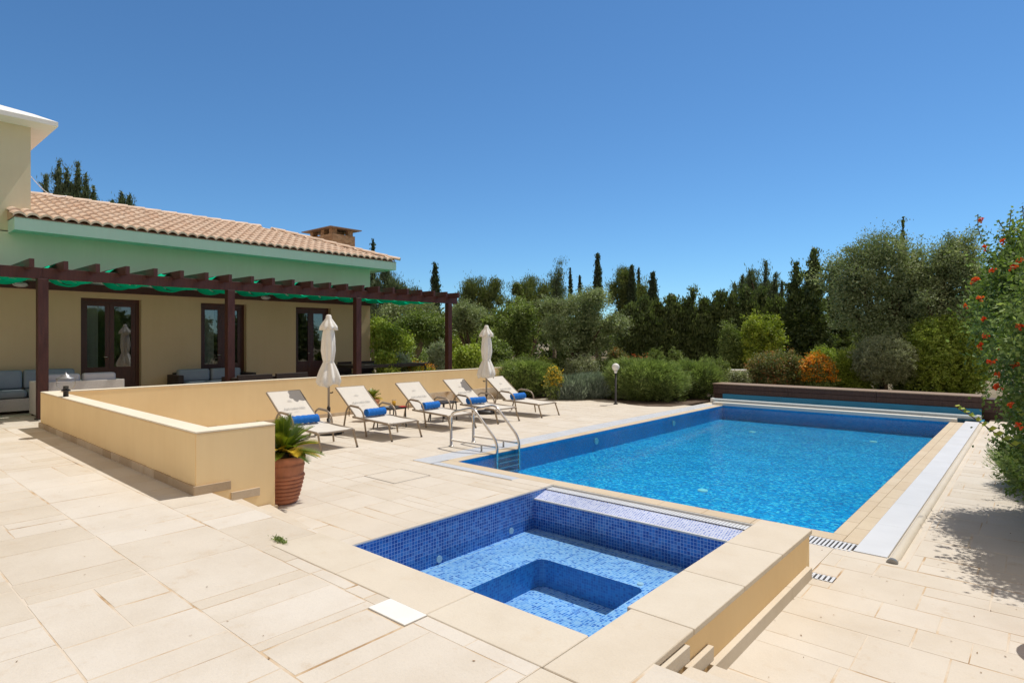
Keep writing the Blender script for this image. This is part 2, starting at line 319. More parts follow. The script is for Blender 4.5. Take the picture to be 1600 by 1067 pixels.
# ------------------------------------------------------------------ builders
def tag(o, label=None, cat=None, group=None, kind=None):
    if label: o['label'] = label
    if cat: o['category'] = cat
    if group: o['group'] = group
    if kind: o['kind'] = kind
    return o
def empty(name, loc=(0, 0, 0), rz=0, **kw):
    o = bpy.data.objects.new(name, None); o.empty_display_size = .2; col.objects.link(o)
    o.location = loc; o.rotation_euler = (0, 0, rz); tag(o, **kw); return o
def link(name, me, parent=None, loc=None, rot=None):
    o = bpy.data.objects.new(name, me); col.objects.link(o)
    if parent: o.parent = parent
    if loc: o.location = loc
    if rot: o.rotation_euler = rot
    return o
class MB:
    def __init__(s): s.v = []; s.f = []; s.t = []; s.sm = []
    def add(s, v, f, t=.5, sm=False):
        k = len(s.v); s.v += [tuple(p) for p in v]; s.f += [tuple(i+k for i in q) for q in f]
        s.t += [t]*len(f); s.sm += [sm]*len(f); return s
    def box(s, a, b, t=.5, bev=0):
        x0, y0, z0 = a; x1, y1, z1 = b
        if not bev:
            return s.add([(x0,y0,z0),(x1,y0,z0),(x1,y1,z0),(x0,y1,z0),(x0,y0,z1),(x1,y0,z1),(x1,y1,z1),(x0,y1,z1)],
                 [(0,3,2,1),(4,5,6,7),(0,1,5,4),(1,2,6,5),(2,3,7,6),(3,0,4,7)], t)
        bm = bmesh.new(); bmesh.ops.create_cube(bm, size=1)
        for v in bm.verts: v.co = Vector(((x0+x1)/2+v.co.x*(x1-x0), (y0+y1)/2+v.co.y*(y1-y0), (z0+z1)/2+v.co.z*(z1-z0)))
        bmesh.ops.bevel(bm, geom=bm.edges[:], offset=bev, segments=3, affect='EDGES', profile=.6)
        bm.verts.index_update(); s.add([v.co for v in bm.verts], [[v.index for v in f.verts] for f in bm.faces], t, bev > .02); bm.free(); return s
    def bar(s, p, q, wx, wy, up=(0, 0, 1), t=.5):      # straight bar p->q with rectangular section
        p, q = Vector(p), Vector(q); d = (q-p).normalized(); u = Vector(up)
        if abs(d.dot(u)) > .98: u = Vector((1, 0, 0))
        a = d.cross(u).normalized()*wx/2; b = a.cross(d).normalized()*wy/2
        vs = [p-a-b, p+a-b, p+a+b, p-a+b, q-a-b, q+a-b, q+a+b, q-a+b]
        return s.add(vs, [(0,1,2,3),(4,7,6,5),(0,4,5,1),(1,5,6,2),(2,6,7,3),(3,7,4,0)], t)
    def tube(s, pts, r, n=10, cap=True, t=.5, rr=None):
        pts = [Vector(p) for p in pts]; k = len(s.v); up = Vector((0, 0, 1)); prev = None
        for i, p in enumerate(pts):
            d = (pts[min(i+1, len(pts)-1)]-pts[max(i-1, 0)]).normalized()
            a = prev - d*prev.dot(d) if prev else d.cross(up if abs(d.z) < .95 else Vector((1, 0, 0)))
            a.normalize(); prev = a; b = d.cross(a); ri = rr[i] if rr else r
            for j in range(n):
                th = 2*math.pi*j/n; s.v.append(tuple(p+a*math.cos(th)*ri+b*math.sin(th)*ri))
        for i in range(len(pts)-1):
            for j in range(n):
                s.f.append((k+i*n+j, k+i*n+(j+1) % n, k+(i+1)*n+(j+1) % n, k+(i+1)*n+j)); s.t.append(t); s.sm.append(True)
        if cap:
            for base in (k, k+(len(pts)-1)*n): s.f.append(tuple(base+j for j in range(n))); s.t.append(t); s.sm.append(False)
        return s
    def lathe(s, prof, n=32, c=(0, 0), fold=None, t=.5):
        k = len(s.v)
        for i, (r, z) in enumerate(prof):
            for j in range(n):
                th = 2*math.pi*j/n; rr = r*(fold(i, th, z) if fold else 1)
                zz = z + (fold(i, th, z, True) if fold else 0)
                s.v.append((c[0]+rr*math.cos(th), c[1]+rr*math.sin(th), zz))
        for i in range(len(prof)-1):
            for j in range(n):
                s.f.append((k+i*n+j, k+i*n+(j+1) % n, k+(i+1)*n+(j+1) % n, k+(i+1)*n+j)); s.t.append(t); s.sm.append(True)
        for base, rv in ((k, 1), (k+(len(prof)-1)*n, 0)):
            if s.v and prof[0 if rv else -1][0] > 1e-4:
                q = tuple(base+j for j in range(n)); s.f.append(q[::-1] if rv else q); s.t.append(t); s.sm.append(False)
        return s
    def build(s, name, m, parent=None, loc=None, rot=None, tint=False, recalc=False):
        me = bpy.data.meshes.new(name); me.from_pydata(s.v, [], s.f)
        me.polygons.foreach_set('use_smooth', s.sm)
        if tint:
            a = me.attributes.new('tint', 'FLOAT', 'FACE'); a.data.foreach_set('value', s.t)
        me.materials.append(M[m] if isinstance(m, str) else m)
        if recalc:
            bm = bmesh.new(); bm.from_mesh(me); bmesh.ops.recalc_face_normals(bm, faces=bm.faces[:]); bm.to_mesh(me); bm.free()
        me.update(); return link(name, me, parent, loc, rot)
def children(o): return [c for c in bpy.data.objects if c.parent == o]
def copy_tree(o, parent=None):
    c = o.copy(); col.objects.link(c); c.parent = parent
    for ch in children(o): copy_tree(ch, c)
    return c
def arc(p0, p1, p2, n=6):      # quadratic bend
    p0, p1, p2 = Vector(p0), Vector(p1), Vector(p2)
    return [p0*(1-t)**2+p1*2*t*(1-t)+p2*t*t for t in [i/n for i in range(n+1)]]

# ------------------------------------------------------------------ levels and plan
U = .34                      # upper terrace
rng = random.Random(5)
def sub(rect, hole):
    x0, y0, x1, y1 = rect; a0, b0, a1, b1 = hole
    if a0 >= x1 or a1 <= x0 or b0 >= y1 or b1 <= y0: return [rect]
    out = []
    if a0 > x0: out.append((x0, y0, a0, y1))
    if a1 < x1: out.append((a1, y0, x1, y1))
    l, r = max(x0, a0), min(x1, a1)
    if b0 > y0: out.append((l, y0, r, b0))
    if b1 < y1: out.append((l, b1, r, y1))
    return out
def paving(name, region, holes, z, bands, wr, mixed, thick=.06, parent=None, tr=1.):
    x0, y0, x1, y1 = region; mb = MB(); gr = MB(); y = y0; slabs = []
    while y < y1:
        h = rng.choice(bands); x = x0-rng.random()*.5
        while x < x1:
            wd = rng.uniform(*wr); cell = (x, y, x+wd, y+h)
            if mixed and rng.random() < .42:
                if rng.random() < .6:
                    k = y+h*rng.choice((.33, .5, .62)); slabs.append((x, y, x+wd, k))
                    if rng.random() < .6:
                        q = x+wd*rng.choice((.4, .55, .7)); slabs += [(x, k, q, y+h), (q, k, x+wd, y+h)]
                    else: slabs.append((x, k, x+wd, y+h))
                else:
                    q = x+wd*rng.choice((.35, .5, .65)); slabs += [(x, y, q, y+h), (q, y, x+wd, y+h)]
            else: slabs.append(cell)
            x += wd
        y += h
    rects = []
    for s_ in slabs:
        s_ = (max(s_[0], x0), max(s_[1], y0), min(s_[2], x1), min(s_[3], y1))
        if s_[2]-s_[0] < .03 or s_[3]-s_[1] < .03: continue
        fr = [s_]
        for hh in holes:
            fr = [q for r_ in fr for q in sub(r_, hh)]
        t = rng.random()
        t = .5+(t-.5)*tr
        if rng.random() < .06*tr: t = rng.choice((-.35, 1.35))
        rects += [(q, t) for q in fr if q[2]-q[0] > .015 and q[3]-q[1] > .015]
    for (a, b, c, d), t in rects:
        gp = rng.choice((.002, .002, .003, .003, .004, .005, .009)); zz = z+rng.uniform(-.0006, .0006); e = .0015
        jx = lambda: rng.uniform(-.0025, .0025)
        top = [(a+gp+e+jx(), b+gp+e+jx(), zz), (c-gp-e+jx(), b+gp+e+jx(), zz), (c-gp-e+jx(), d-gp-e+jx(), zz), (a+gp+e+jx(), d-gp-e+jx(), zz)]
        bot = [(a+gp, b+gp, zz-.004), (c-gp, b+gp, zz-.004), (c-gp, d-gp, zz-.004), (a+gp, d-gp, zz-.004)]
        mb.add(top+bot, [(0, 1, 2, 3), (4, 5, 1, 0), (5, 6, 2, 1), (6, 7, 3, 2), (7, 4, 0, 3)], t)
    fr = [region]
    for hh in holes: fr = [q for r_ in fr for q in sub(r_, hh)]
    for a, b, c, d in fr: gr.box((a, b, z-thick), (c, d, z-.0014))
    o = mb.build(name, 'limestone', parent, tint=True)
    j = gr.build('mortar_bed', 'joint_mortar', o)
    if not parent: tag(o, kind='structure'); tag(j, kind='structure')
    return o

PX0, PX1, PY0, PY1 = -6.45, -1.43, 6.20, 16.20        # pool water
SX0, SX1, SY0, SY1 = -4.53, -1.67, 2.48, 5.62          # spa inside
NOS = 2.48
H_POOL = (-7.06, 5.80, -.78, 17.7); H_SPA = (SX0, NOS, -1.32, 5.98)
lid = (-6.70, 4.74, -6.06, 5.34)
paving('pool_deck', (-12.5, NOS, 3.0, 15.6), [H_POOL, H_SPA, lid, (-12.5, NOS, -5.9, NOS+.1), (-5.95, NOS, SX0, NOS+.385), (-1.32, NOS, 3.0, NOS+.58), (-1.34, 4.93, -1.14, 5.06)],
       0, (.3, .42, .5), (.4, .95), True, tr=.45)
paving('right_deck', (-.78, 15.6, 3.0, 17.8), [], 0, (.42, .5), (.6, 1.1), False)
paving('upper_terrace', (-22, -7, 6, NOS), [(-4.1, 2.12, -1.31, NOS), (-1.67, .9, -1.31, 2.12), (-2.745, 1.965, -2.43, 2.121), (-22, 1.9, -15.75, NOS)],
       U, (.34, .42, .60, .66), (.30, .74), True, thick=.4)
paving('house_terrace', (-15.75, NOS, -12.45, 14.3), [], U, (.42, .5), (.5, 1.), False, thick=.4)
# steps either side of the spa
def steps(name, xa, xb):
    mb = MB()
    for i, (y, z) in enumerate(((NOS, U*2/3), (NOS+.29, U/3))):
        x = xa
        while x < xb-.01:
            x2 = min(xb, x+rng.uniform(.7, 1.1)); t = rng.random()
            def yy(q, k): return NOS+(.29-(.10*(q-xa)/(xb-xa) if xb < -4 else 0))*k
            e = .006; q0, q1 = x+.002, x2-.002; k0 = len(mb.v)
            a0, a1, b0, b1 = yy(q0, i)+.002, yy(q1, i)+.002, yy(q0, i+1)-.002, yy(q1, i+1)-.002
            mb.add([(q0, a0, -.05), (q1, a1, -.05), (q1, b1, -.05), (q0, b0, -.05), (q0, a0, z-e), (q1, a1, z-e), (q1, b1, z-e), (q0, b0, z-e), (q0+e, a0+e, z), (q1-e, a1+e, z), (q1-e, b1-e, z), (q0+e, b0-e, z)],
                   [(0,3,2,1),(0,1,5,4),(1,2,6,5),(2,3,7,6),(3,0,4,7),(4,5,9,8),(5,6,10,9),(6,7,11,10),(7,4,8,11),(8,9,10,11)], t); x = x2
    return tag(mb.build(name, 'limestone', tint=True), kind='structure')
steps('left_steps', -5.94, SX0-.003); steps('right_steps', -1.27, 3.0)

# ------------------------------------------------------------------ ground
def ground():
    v = []; f = []; idx = {}
    def hgt(x, y):
        s = max(0, min(1, (-12.2-x)/1.6)); s = s*s*(3-2*s)
        q = max(0, min(1, (y-13.5)/1.0))
        d = math.hypot(x+5, y-8)
        return -.035+.33*s*(q if x > -16.5 else 1) + (math.sin(x*.5)*math.cos(y*.4)*.05 if d > 22 else 0)
    xs = [-900, -400, -150, -80]+[i*1.0 for i in range(-50, 31)]+[60, 150, 400, 900]
    ys = [-900, -400, -150, -60]+[i*1.0 for i in range(-30, 71)]+[100, 200, 400, 900]
    for j, y in enumerate(ys):
        for i, x in enumerate(xs): v.append((x, y, hgt(x, y)))
    nx = len(xs)
    for j in range(len(ys)-1):
        for i in range(nx-1):
            if xs[i] >= -12 and xs[i+1] <= 2 and ys[j] >= 2 and ys[j+1] <= 17: continue
            if xs[i] >= -22 and xs[i+1] <= 6 and ys[j] >= -7 and ys[j+1] <= 2: continue
            f.append((j*nx+i, j*nx+i+1, (j+1)*nx+i+1, (j+1)*nx+i))
    me = bpy.data.meshes.new('ground'); me.from_pydata(v, [], f); me.materials.append(M['dry_ground']); me.polygons.foreach_set('use_smooth', [True]*len(f))
    tag(link('ground', me), kind='structure')
ground()
def sheet(name, pts, z, m, h=.0, **kw):      # flat outlined sheet with a little thickness
    mb = MB(); n = len(pts); top = [(x, y, z+h) for x, y in pts]; bot = [(x, y, z-.08) for x, y in pts]
    mb.add(top+bot, [tuple(range(n))]+[(i, i+n, (i+1) % n+n, (i+1) % n) for i in range(n)])
    return tag(mb.build(name, m), **kw)
bed = [(-12.49, 14.35), (-11.6, 14.2), (-11.3, 14.6), (-10.8, 15.25), (-9.8, 15.45), (-9.1, 15.15), (-8.5, 14.72), (-7.9, 14.65), (-7.4, 15.0), (-7.25, 15.7), (-7.2, 17.7), (-7.2, 22), (-13.5, 22), (-13.5, 14.36)]
sheet('planting_bed', bed, .012, 'soil', kind='structure')
p1 = [at(1085, 20.0)[:2], at(1190, 20.0)[:2], at(1180, 25)[:2], at(1090, 25)[:2]]
sheet('garden_path', p1, .02, 'path_paving', kind='structure')
p2 = [at(668, 19.8)[:2], at(700, 20)[:2], at(694, 27)[:2], at(655, 27)[:2]]
sheet('gravel_path', p2, .325, 'gravel', kind='structure')

# ------------------------------------------------------------------ pool
pool = empty('swimming_pool', ((PX0+PX1)/2, (PY0+PY1)/2, 0), label='large rectangular blue swimming pool with stone coping', cat='swimming pool')
def inworld(o, parent):      # keep world coordinates under a placed parent
    o.parent = parent; o.location = tuple(-c for c in parent.location) if not any(parent.rotation_euler) else o.location; return o
FZ = -.36
mb = MB(); mb.add([(PX0, PY0, FZ), (PX1, PY0, FZ), (PX1, PY1, FZ), (PX0, PY1, FZ)], [(0, 1, 2, 3)])
inworld(mb.build('basin_floor', 'pool_mosaic'), pool)
mb = MB()
e = .004
for a, b in (((PX0+e, PY0+e), (PX1-e, PY0+e)), ((PX1-e, PY0+e), (PX1-e, PY1-e)), ((PX1-e, PY1-e), (PX0+e, PY1-e)), ((PX0+e, PY1-e), (PX0+e, PY0+e))):
    mb.add([(*a, FZ), (*b, FZ), (*b, -.004), (*a, -.004)], [(0, 3, 2, 1)])
inworld(mb.build('basin_wall', 'pool_wall_mosaic'), pool)
mb = MB(); nx, ny = 2, 2
mb.add([(PX0, PY0, -.035), (PX1, PY0, -.035), (PX1, PY1, -.035), (PX0, PY1, -.035)], [(0, 1, 2, 3)])
inworld(mb.build('pool_water', 'pool_water'), pool)
def coping_run(mb, a, b, horiz, z, step=.5):
    x0, y0 = a; x1, y1 = b; s = x0 if horiz else y0; e = x1 if horiz else y1
    while s < e-.02:
        s2 = min(e, s+step); t = rng.random()
        if horiz: mb.box((s+.0015, y0, z-.1), (s2-.0015, y1, z), t, bev=min(.008, (y1-y0)*.1))
        else: mb.box((x0, s+.0015, z-.1), (x1, s2-.0015, z), t, bev=.008)
        s = s2
mb = MB()
coping_run(mb, (PX0-.17, PY0-.20), (PX1+.12, PY0), True, .003)
coping_run(mb, (PX0-.19, PY0), (PX0, PY1), False, .003)
coping_run(mb, (PX1, PY0), (PX1+.12, PY1), False, .003)
coping_run(mb, (PX1+.122, PY0-.20), (PX1+.25, PY1), False, .004)
coping_run(mb, (PX0-.62, 5.62+.18), (SX0-.54, 5.83), True, .001)
inworld(mb.build('stone_coping', 'tan_stone', tint=True), pool)
mb = MB(); coping_run(mb, (PX0-.30, PY1), (PX1+.12, PY1+.20), True, .075, 1.6)
inworld(mb.build('far_coping', 'white_plaster', tint=True), pool)
def grating(name, x0, y0, x1, y1, z, along_x, pitch=.034, frac=.56):
    mb = MB(); s = x0 if along_x else y0; e = x1 if along_x else y1
    while s < e-.005:
        q = min(s+pitch*frac, e)
        if along_x: mb.box((s, y0, z-.014), (q, y1, z))
        else: mb.box((x0, s, z-.014), (x1, q, z))
        s += pitch
    for fr in ((.0, .06), (.94, 1.)):
        if along_x: mb.box((x0, y0+(y1-y0)*fr[0], z-.02), (x1, y0+(y1-y0)*fr[1], z-.003))
        else: mb.box((x0+(x1-x0)*fr[0], y0, z-.02), (x0+(x1-x0)*fr[1], y1, z-.003))
    o = inworld(mb.build(name, 'white_plastic'), pool)
    mb = MB().box((x0-.003, y0-.003, z-.12), (x1+.003, y1+.003, z-.06)); 
    c = mb.build('gutter_channel', 'gutter_dark'); c.parent = o
grating('gutter_grate', PX0-.17+.001, 5.85, SX0-.54, 5.998, .002, True, frac=.8)
grating('gutter_grate', -7.03, 5.85, PX0-.19, PY1+.0, .002, False, frac=.8)
grating('gutter_grate', SX0+.01, 5.845, -1.68, 5.985, -.022, True, frac=.8)
grating('gutter_grate', -1.66, 5.752, PX1+.25-.001, 5.985, .004, True)
grating('gutter_grate', -1.335, 4.935, -1.145, 5.055, .003, True)
# wide white cover panel along the right-hand edge (solid boards over the gutter)
mb = MB(); y = PY0-.42
while y < PY1+.3:
    y2 = min(PY1+.3, y+1.0); mb.box((PX1+.252, y+.001, -.05), (PX1+.50, y2-.001, .008), bev=.002); y = y2
inworld(mb.build('gutter_cover', 'white_plastic'), pool)
mb = MB().tube([(PX1+.55, PY0-.5, -.012), (PX1+.55, PY1+.3, -.012)], .038, 16)
inworld(mb.build('edge_moulding', 'coping_stone', tint=True), pool)
mb = MB().tube([(PX1+.55, PY0-.53, -.008), (PX1+.55, PY0-.49, -.008)], .043, 16)
inworld(mb.build('end_cap', 'grey_cap'), pool)
mb = MB().box((PX1+.502, PY0-.45, -.05), (-.779, PY1+.4, -.012))
mb.box((PX0-.62, 5.801, -.06), (PX0-.17, 5.85, -.006)); mb.box((-7.06, 5.8, -.05), (-7.03, 17.6, -.001)); mb.box((-7.031, 16.2, -.05), (-6.80, 17.2, -.001)); mb.box((-5.07, 5.80, -.05), (SX0, 6.0, .001)); mb.box((-1.32, 5.98, -.05), (-1.19, 6.0, -.003)); mb.box((-.93, 5.75, -.05), (-.779, 5.80, -.004))
inworld(mb.build('mortar_edge', 'limestone', tint=True), pool)
mb = MB().box((-1.674, 5.003, -.05), (-1.322, 5.749, .001)); inworld(mb.build('edge_slab', 'limestone', tint=True), pool)
for (x, y) in ((PX0+.012, 9.9), (PX0+.012, 13.2)):
    mb = MB(); mb.tube([(x, y, -.17), (x+.02, y, -.17)], .06, 20); inworld(mb.build('underwater_light', 'white_paint'), pool)
for (x, y) in ((-5.0, 14.3), (-2.6, 14.6), (-3.6, 8.3)):
    mb = MB(); mb.tube([(x, y, FZ), (x, y, FZ+.015)], .07, 20); inworld(mb.build('floor_inlet', 'white_paint'), pool)

# cover roller trough and its timber box
cov = empty('pool_cover_housing', (-4, 17.2, 0), label='long dark timber box over the cover trough behind the pool', cat='cover housing')
mb = MB()
mb.box((-6.80, 17.05, -.5), (-.93, 17.12, .24)); mb.box((-6.80, 16.43, -.5), (-.93, 17.05, -.4)); mb.box((-6.86, 16.43, -.5), (-6.80, 17.05, .02)); mb.box((-.93, 16.43, -.5), (-.87, 17.05, .02))
inworld(mb.build('trough_lining', 'trough_tile'), cov)
mb = MB()
for x0 in [-7.1+i*2.06 for i in range(3)]:
    mb.box((x0+.002, 17.10, .385), (x0+2.055, 17.16, .495), bev=.004); mb.box((x0+.002, 17.105, .235), (x0+2.055, 17.16, .378), bev=.004)
mb.box((-7.1, 17.16, -.03), (-.95, 17.7, .49))
inworld(mb.build('timber_cladding', 'deck_box_wood'), cov)
mb = MB()
for x0 in [-7.12+i*2.06 for i in range(3)]: mb.box((x0+.002, 17.08, .497), (x0+2.055, 17.75, .522), bev=.004)
inworld(mb.build('timber_lid', 'box_top_wood'), cov)
mb = MB().tube([(-6.95, 16.80, .07), (-1.0, 16.80, .07)], .052, 20)
inworld(mb.build('roller_tube', 'tube_white'), cov)
mb = MB().tube([(-7.0, 16.80, .07), (-6.95, 16.80, .07)], .065, 20); mb.box((-7.03, 16.74, .0), (-6.99, 16.86, .12)); inworld(mb.build('roller_bracket', 'white_paint'), cov)
mb = MB().tube([(-1.0, 16.80, .07), (-.95, 16.80, .07)], .065, 20); mb.box((-.96, 16.74, 0), (-.92, 16.86, .12)); inworld(mb.build('roller_bracket', 'white_paint'), cov)
mb = MB()
for z0 in (.16, .30): mb.box((-.935, 17.20, z0+.002), (.5, 17.26, z0+.135), bev=.004)
mb.box((-.935, 17.26, -.02), (.5, 17.6, .42)); mb.box((-.94, 17.18, .438), (.52, 17.65, .46))
tag(mb.build('timber_box', 'deck_box_wood'), 'short dark timber box to the right of the long pool cover box', 'timber box')

# ------------------------------------------------------------------ spa
spa = empty('spa_pool', (-3.1, 4.05, 0), label='small square spa pool with mosaic bench in the near terrace', cat='spa pool')
B = -.45; FL = -.73; IX0, IX1, IY0, IY1 = -3.86, -2.66, 3.2, 4.9
def rrect(x0, y0, x1, y1, r, n=5):
    p = []
    for cx, cy, a in ((x1-r, y1-r, 0), (x0+r, y1-r, 90), (x0+r, y0+r, 180), (x1-r, y0+r, 270)):
        for i in range(n+1): th = R(a+90*i/n); p.append((cx+r*math.cos(th), cy+r*math.sin(th)))
    return p
mb = MB(); inn = rrect(IX0, IY0, IX1, IY1, .09); n = len(inn)
out = [(SX1, SY1), (SX0, SY1), (SX0, SY0), (SX1, SY0)]
vs = [(x, y, B) for x, y in out+inn]; q = n//4; fs = []
for c in range(4):
    for i in range(q-1): fs.append((c, 4+c*q+i+1, 4+c*q+i)[::-1])
    d = (c+1) % 4; fs.append((c, d, 4+(d*q) % n, 4+c*q+q-1))
mb.add(vs, fs); 
inworld(mb.build('bench_seat', 'sky_mosaic', recalc=True), spa)
mb = MB(); mb.box((SX0+.055, SY0, B-.01), (SX0+.066, SY1-.055, B+.002)); mb.box((SX0+.055, SY1-.066, B-.01), (SX1, SY1-.055, B+.0025))
inworld(mb.build('bench_edging', 'white_paint'), spa)
mb = MB()
for i in range(n):
    a, b = inn[i], inn[(i+1) % n]; mb.add([(*a, FL), (*b, FL), (*b, B), (*a, B)], [(0, 3, 2, 1)])
inworld(mb.build('footwell_wall', 'deep_mosaic'), spa)
mb = MB().add([(x, y, FL) for x, y in inn], [tuple(range(n))]); inworld(mb.build('footwell_floor', 'sky_mosaic'), spa)
mb = MB()
mb.add([(SX0+.004, SY0, B), (SX0+.004, 5.98, B), (SX0+.004, 5.98, -.002), (SX0+.004, SY0, -.002)], [(0, 1, 2, 3)])
mb.add([(SX0, SY1, B), (SX1, SY1, B), (SX1, SY1, -.102), (SX0, SY1, -.102)], [(0, 1, 2, 3)])
mb.add([(SX0, SY0, B), (SX1, SY0, B), (SX1, SY0, U-.04), (SX0, SY0, U-.04)], [(0, 3, 2, 1)])
mb.add([(SX1, SY0, B), (SX1, 4.98, B), (SX1, 4.98, U-.04), (SX1, SY0, U-.04)], [(0, 3, 2, 1)]); mb.add([(SX1, 4.98, B), (SX1, 5.98, B), (SX1, 5.98, -.004), (SX1, 4.98, -.004)], [(0, 3, 2, 1)])
inworld(mb.build('tiled_wall', 'navy_mosaic'), spa)
mb = MB().add([(SX0, SY1, -.1), (SX1, SY1, -.1), (SX1, 5.85, -.032), (SX0, 5.85, -.032)], [(0, 1, 2, 3)])
inworld(mb.build('overflow_sill', 'lilac_mosaic'), spa)
mb = MB().box((SX0+.002, SY1-.006, -.112), (SX1, SY1+.012, -.094)); mb.box((SX0+.001, SY0+.6, -.016), (SX0+.009, 5.98, -.0045))
mb.box((SX0+.001, 5.985, -.1), (SX1, 6.0, -.002))
inworld(mb.build('edge_trim', 'white_plaster'), spa)
mb = MB().add([(SX0, SY0, -.325), (SX1, SY0, -.325), (SX1, SY1, -.325), (SX0, SY1, -.325)], [(0, 1, 2, 3)])
inworld(mb.build('spa_water', 'spa_water'), spa)
mb = MB()
x = -4.1
for x2 in (-3.3, -2.45, -1.665): mb.box((x+.0015, 2.121, U-.05), (x2-.0015, SY0+.02, U+.003), rng.random(), bev=.01); x = x2
mb.box((-1.663, 2.122, U-.033), (-1.303, 2.9, U+.003), rng.random(), bev=.01); y = 2.903
for y2 in (3.6, 4.3, 5.02): mb.box((-1.69, y, U-.033), (-1.302, y2-.003, U+.003), rng.random(), bev=.008); y = y2
y = .9
for y2 in (1.5, 2.12): mb.box((-1.668, y, U-.05), (-1.312, y2-.003, U+.003), rng.random(), bev=.01); y = y2
inworld(mb.build('stone_coping', 'coping_stone', tint=True), spa)
mb = MB().box((-1.669, SY0+.03, -.06), (-1.318, 5.0, U-.034), bev=.004); inworld(mb.build('rendered_side', 'yellow_render'), spa)
# stepped stone skirting along the rendered side
def skirt(mb, fixed, s0, s1, z0, z1, axis, d=.03, step=.6):
    s = s0
    while s < s1-.005:
        s2 = min(s1, s+step*rng.uniform(.8, 1.2)); 
        if s1-s2 < .12: s2 = s1
        t = rng.random()
        if axis == 'y': mb.box((fixed, s+.001, z0), (fixed+d, s2-.001, z1), t, bev=.004)
        else: mb.box((s+.001, fixed, z0), (s2-.001, fixed+d, z1), t, bev=.004)
        s = s2
mb = MB(); skirt(mb, -1.317, NOS+.005, NOS+.33, U*2/3, U*2/3+.075, 'y', .035); skirt(mb, -1.317, NOS+.33, NOS+.62, U/3, U/3+.075, 'y', .035)
skirt(mb, -1.317, NOS+.62, 4.92, -.01, .085, 'y', .04, 1.2)
inworld(mb.build('skirting', 'coping_stone', tint=True), spa)
for (x, y, z) in ((SX0+.003, 4.1, -.40), (SX0+.003, 5.2, -.38)):
    mb = MB().tube([(x, y, z), (x+.012, y, z)], .035, 18); inworld(mb.build('jet_nozzle', 'white_paint'), spa)
mb = MB().tube([(-2.75, 4.97, B), (-2.75, 4.97, B+.012)], .03, 16); inworld(mb.build('suction_cover', 'white_paint'), spa)
# inspection lids
mb = MB().box((-2.742, 1.968, U-.03), (-2.433, 2.119, U+.007), bev=.003); tag(mb.build('skimmer_lid', 'slab_white'), 'small white square lid set in the paving beside the spa', 'lid')
t_ = empty('inspection_cover', (-6.38, 5.04, 0), label='square stone inspection cover with dark joint in the pool deck', cat='cover')
mb = MB().box((lid[0]+.012, lid[1]+.012, -.03), (lid[2]-.012, lid[3]-.012, .001), bev=.002); inworld(mb.build('cover_slab', 'limestone', tint=True), t_)
mb = MB()
for a, b in (((lid[0], lid[1]), (lid[2], lid[1]+.007)), ((lid[0], lid[3]-.007), (lid[2], lid[3])), ((lid[0], lid[1]+.007), (lid[0]+.007, lid[3]-.007)), ((lid[2]-.007, lid[1]+.007), (lid[2], lid[3]-.007))):
    mb.box((*a, -.03), (*b, -.001))
inworld(mb.build('rim', 'gutter_dark'), t_)
mb = MB().box((lid[0], lid[1], -.05), (lid[2], lid[3], -.03)); inworld(mb.build('recess', 'gutter_dark'), t_)

# ------------------------------------------------------------------ terrace wall
WT = .93
tw = empty('terrace_wall', (-12.5, 2.4, 0), label='low yellow rendered wall with pale top enclosing the pool deck', cat='wall')
def prism(mb, pts, z0, z1, grow=0., bev=.006):
    bm = bmesh.new(); n = len(pts); c = Vector((sum(p[0] for p in pts)/n, sum(p[1] for p in pts)/n)); P2 = []
    for k in range(n):      # offset each side outward by grow
        a, b, d = Vector(pts[k-1]), Vector(pts[k]), Vector(pts[(k+1) % n]); n1 = Vector(((b-a).y, -(b-a).x)).normalized(); n2 = Vector(((d-b).y, -(d-b).x)).normalized(); m_ = (n1+n2); P2.append(b+m_*grow/(m_.dot(n1) or 1))
    lo = [bm.verts.new((p.x, p.y, z0)) for p in P2]; hi = [bm.verts.new((p.x, p.y, z1)) for p in P2]
    bm.faces.new(lo[::-1]); bm.faces.new(hi)
    for k in range(n): bm.faces.new((lo[k], lo[(k+1) % n], hi[(k+1) % n], hi[k]))
    if bev: bmesh.ops.bevel(bm, geom=bm.edges[:], offset=bev, segments=2, affect='EDGES')
    bm.verts.index_update(); mb.add([v.co for v in bm.verts], [[v.index for v in f.verts] for f in bm.faces]); bm.free()
WALL = [(-12.50, 2.455), (-5.95, 2.335), (-5.95, 3.12), (-6.2, 3.12), (-6.2, 2.545), (-12.30, 2.655), (-12.52, 14.15), (-12.72, 14.15)]
mb = MB(); prism(mb, WALL, -.1, WT-.016); inworld(mb.build('rendered_wall', 'yellow_render'), tw)
mb = MB(); prism(mb, WALL, WT-.016, WT, .002, .004); inworld(mb.build('wall_top', 'cream_cap'), tw)
mb = MB()
def skirt2(mb, a, b, z0, z1, d, step):
    a, b = Vector(a), Vector(b); L1 = (b-a).length; u = (b-a)/L1; nn = Vector((u.y, -u.x)); s0 = 0
    while s0 < L1-.005:
        s1 = min(L1, s0+step*rng.uniform(.7, 1.3)); s1 = L1 if L1-s1 < .12 else s1; dd = d+rng.uniform(-.003, .003); zz = z1+rng.uniform(-.004, .004)
        p, q = a+u*(s0+.001), a+u*(s1-.001); vs = [p, q, q+nn*dd, p+nn*dd]; t_ = rng.random()
        mb.add([(v.x, v.y, z0) for v in vs]+[(v.x, v.y, zz) for v in vs], [(0,3,2,1),(4,5,6,7),(0,1,5,4),(1,2,6,5),(2,3,7,6),(3,0,4,7)], t_); s0 = s1
skirt2(mb, (-12.52, 2.4555), (-5.93, 2.3345), U-.002, U+.085, .022, .42)
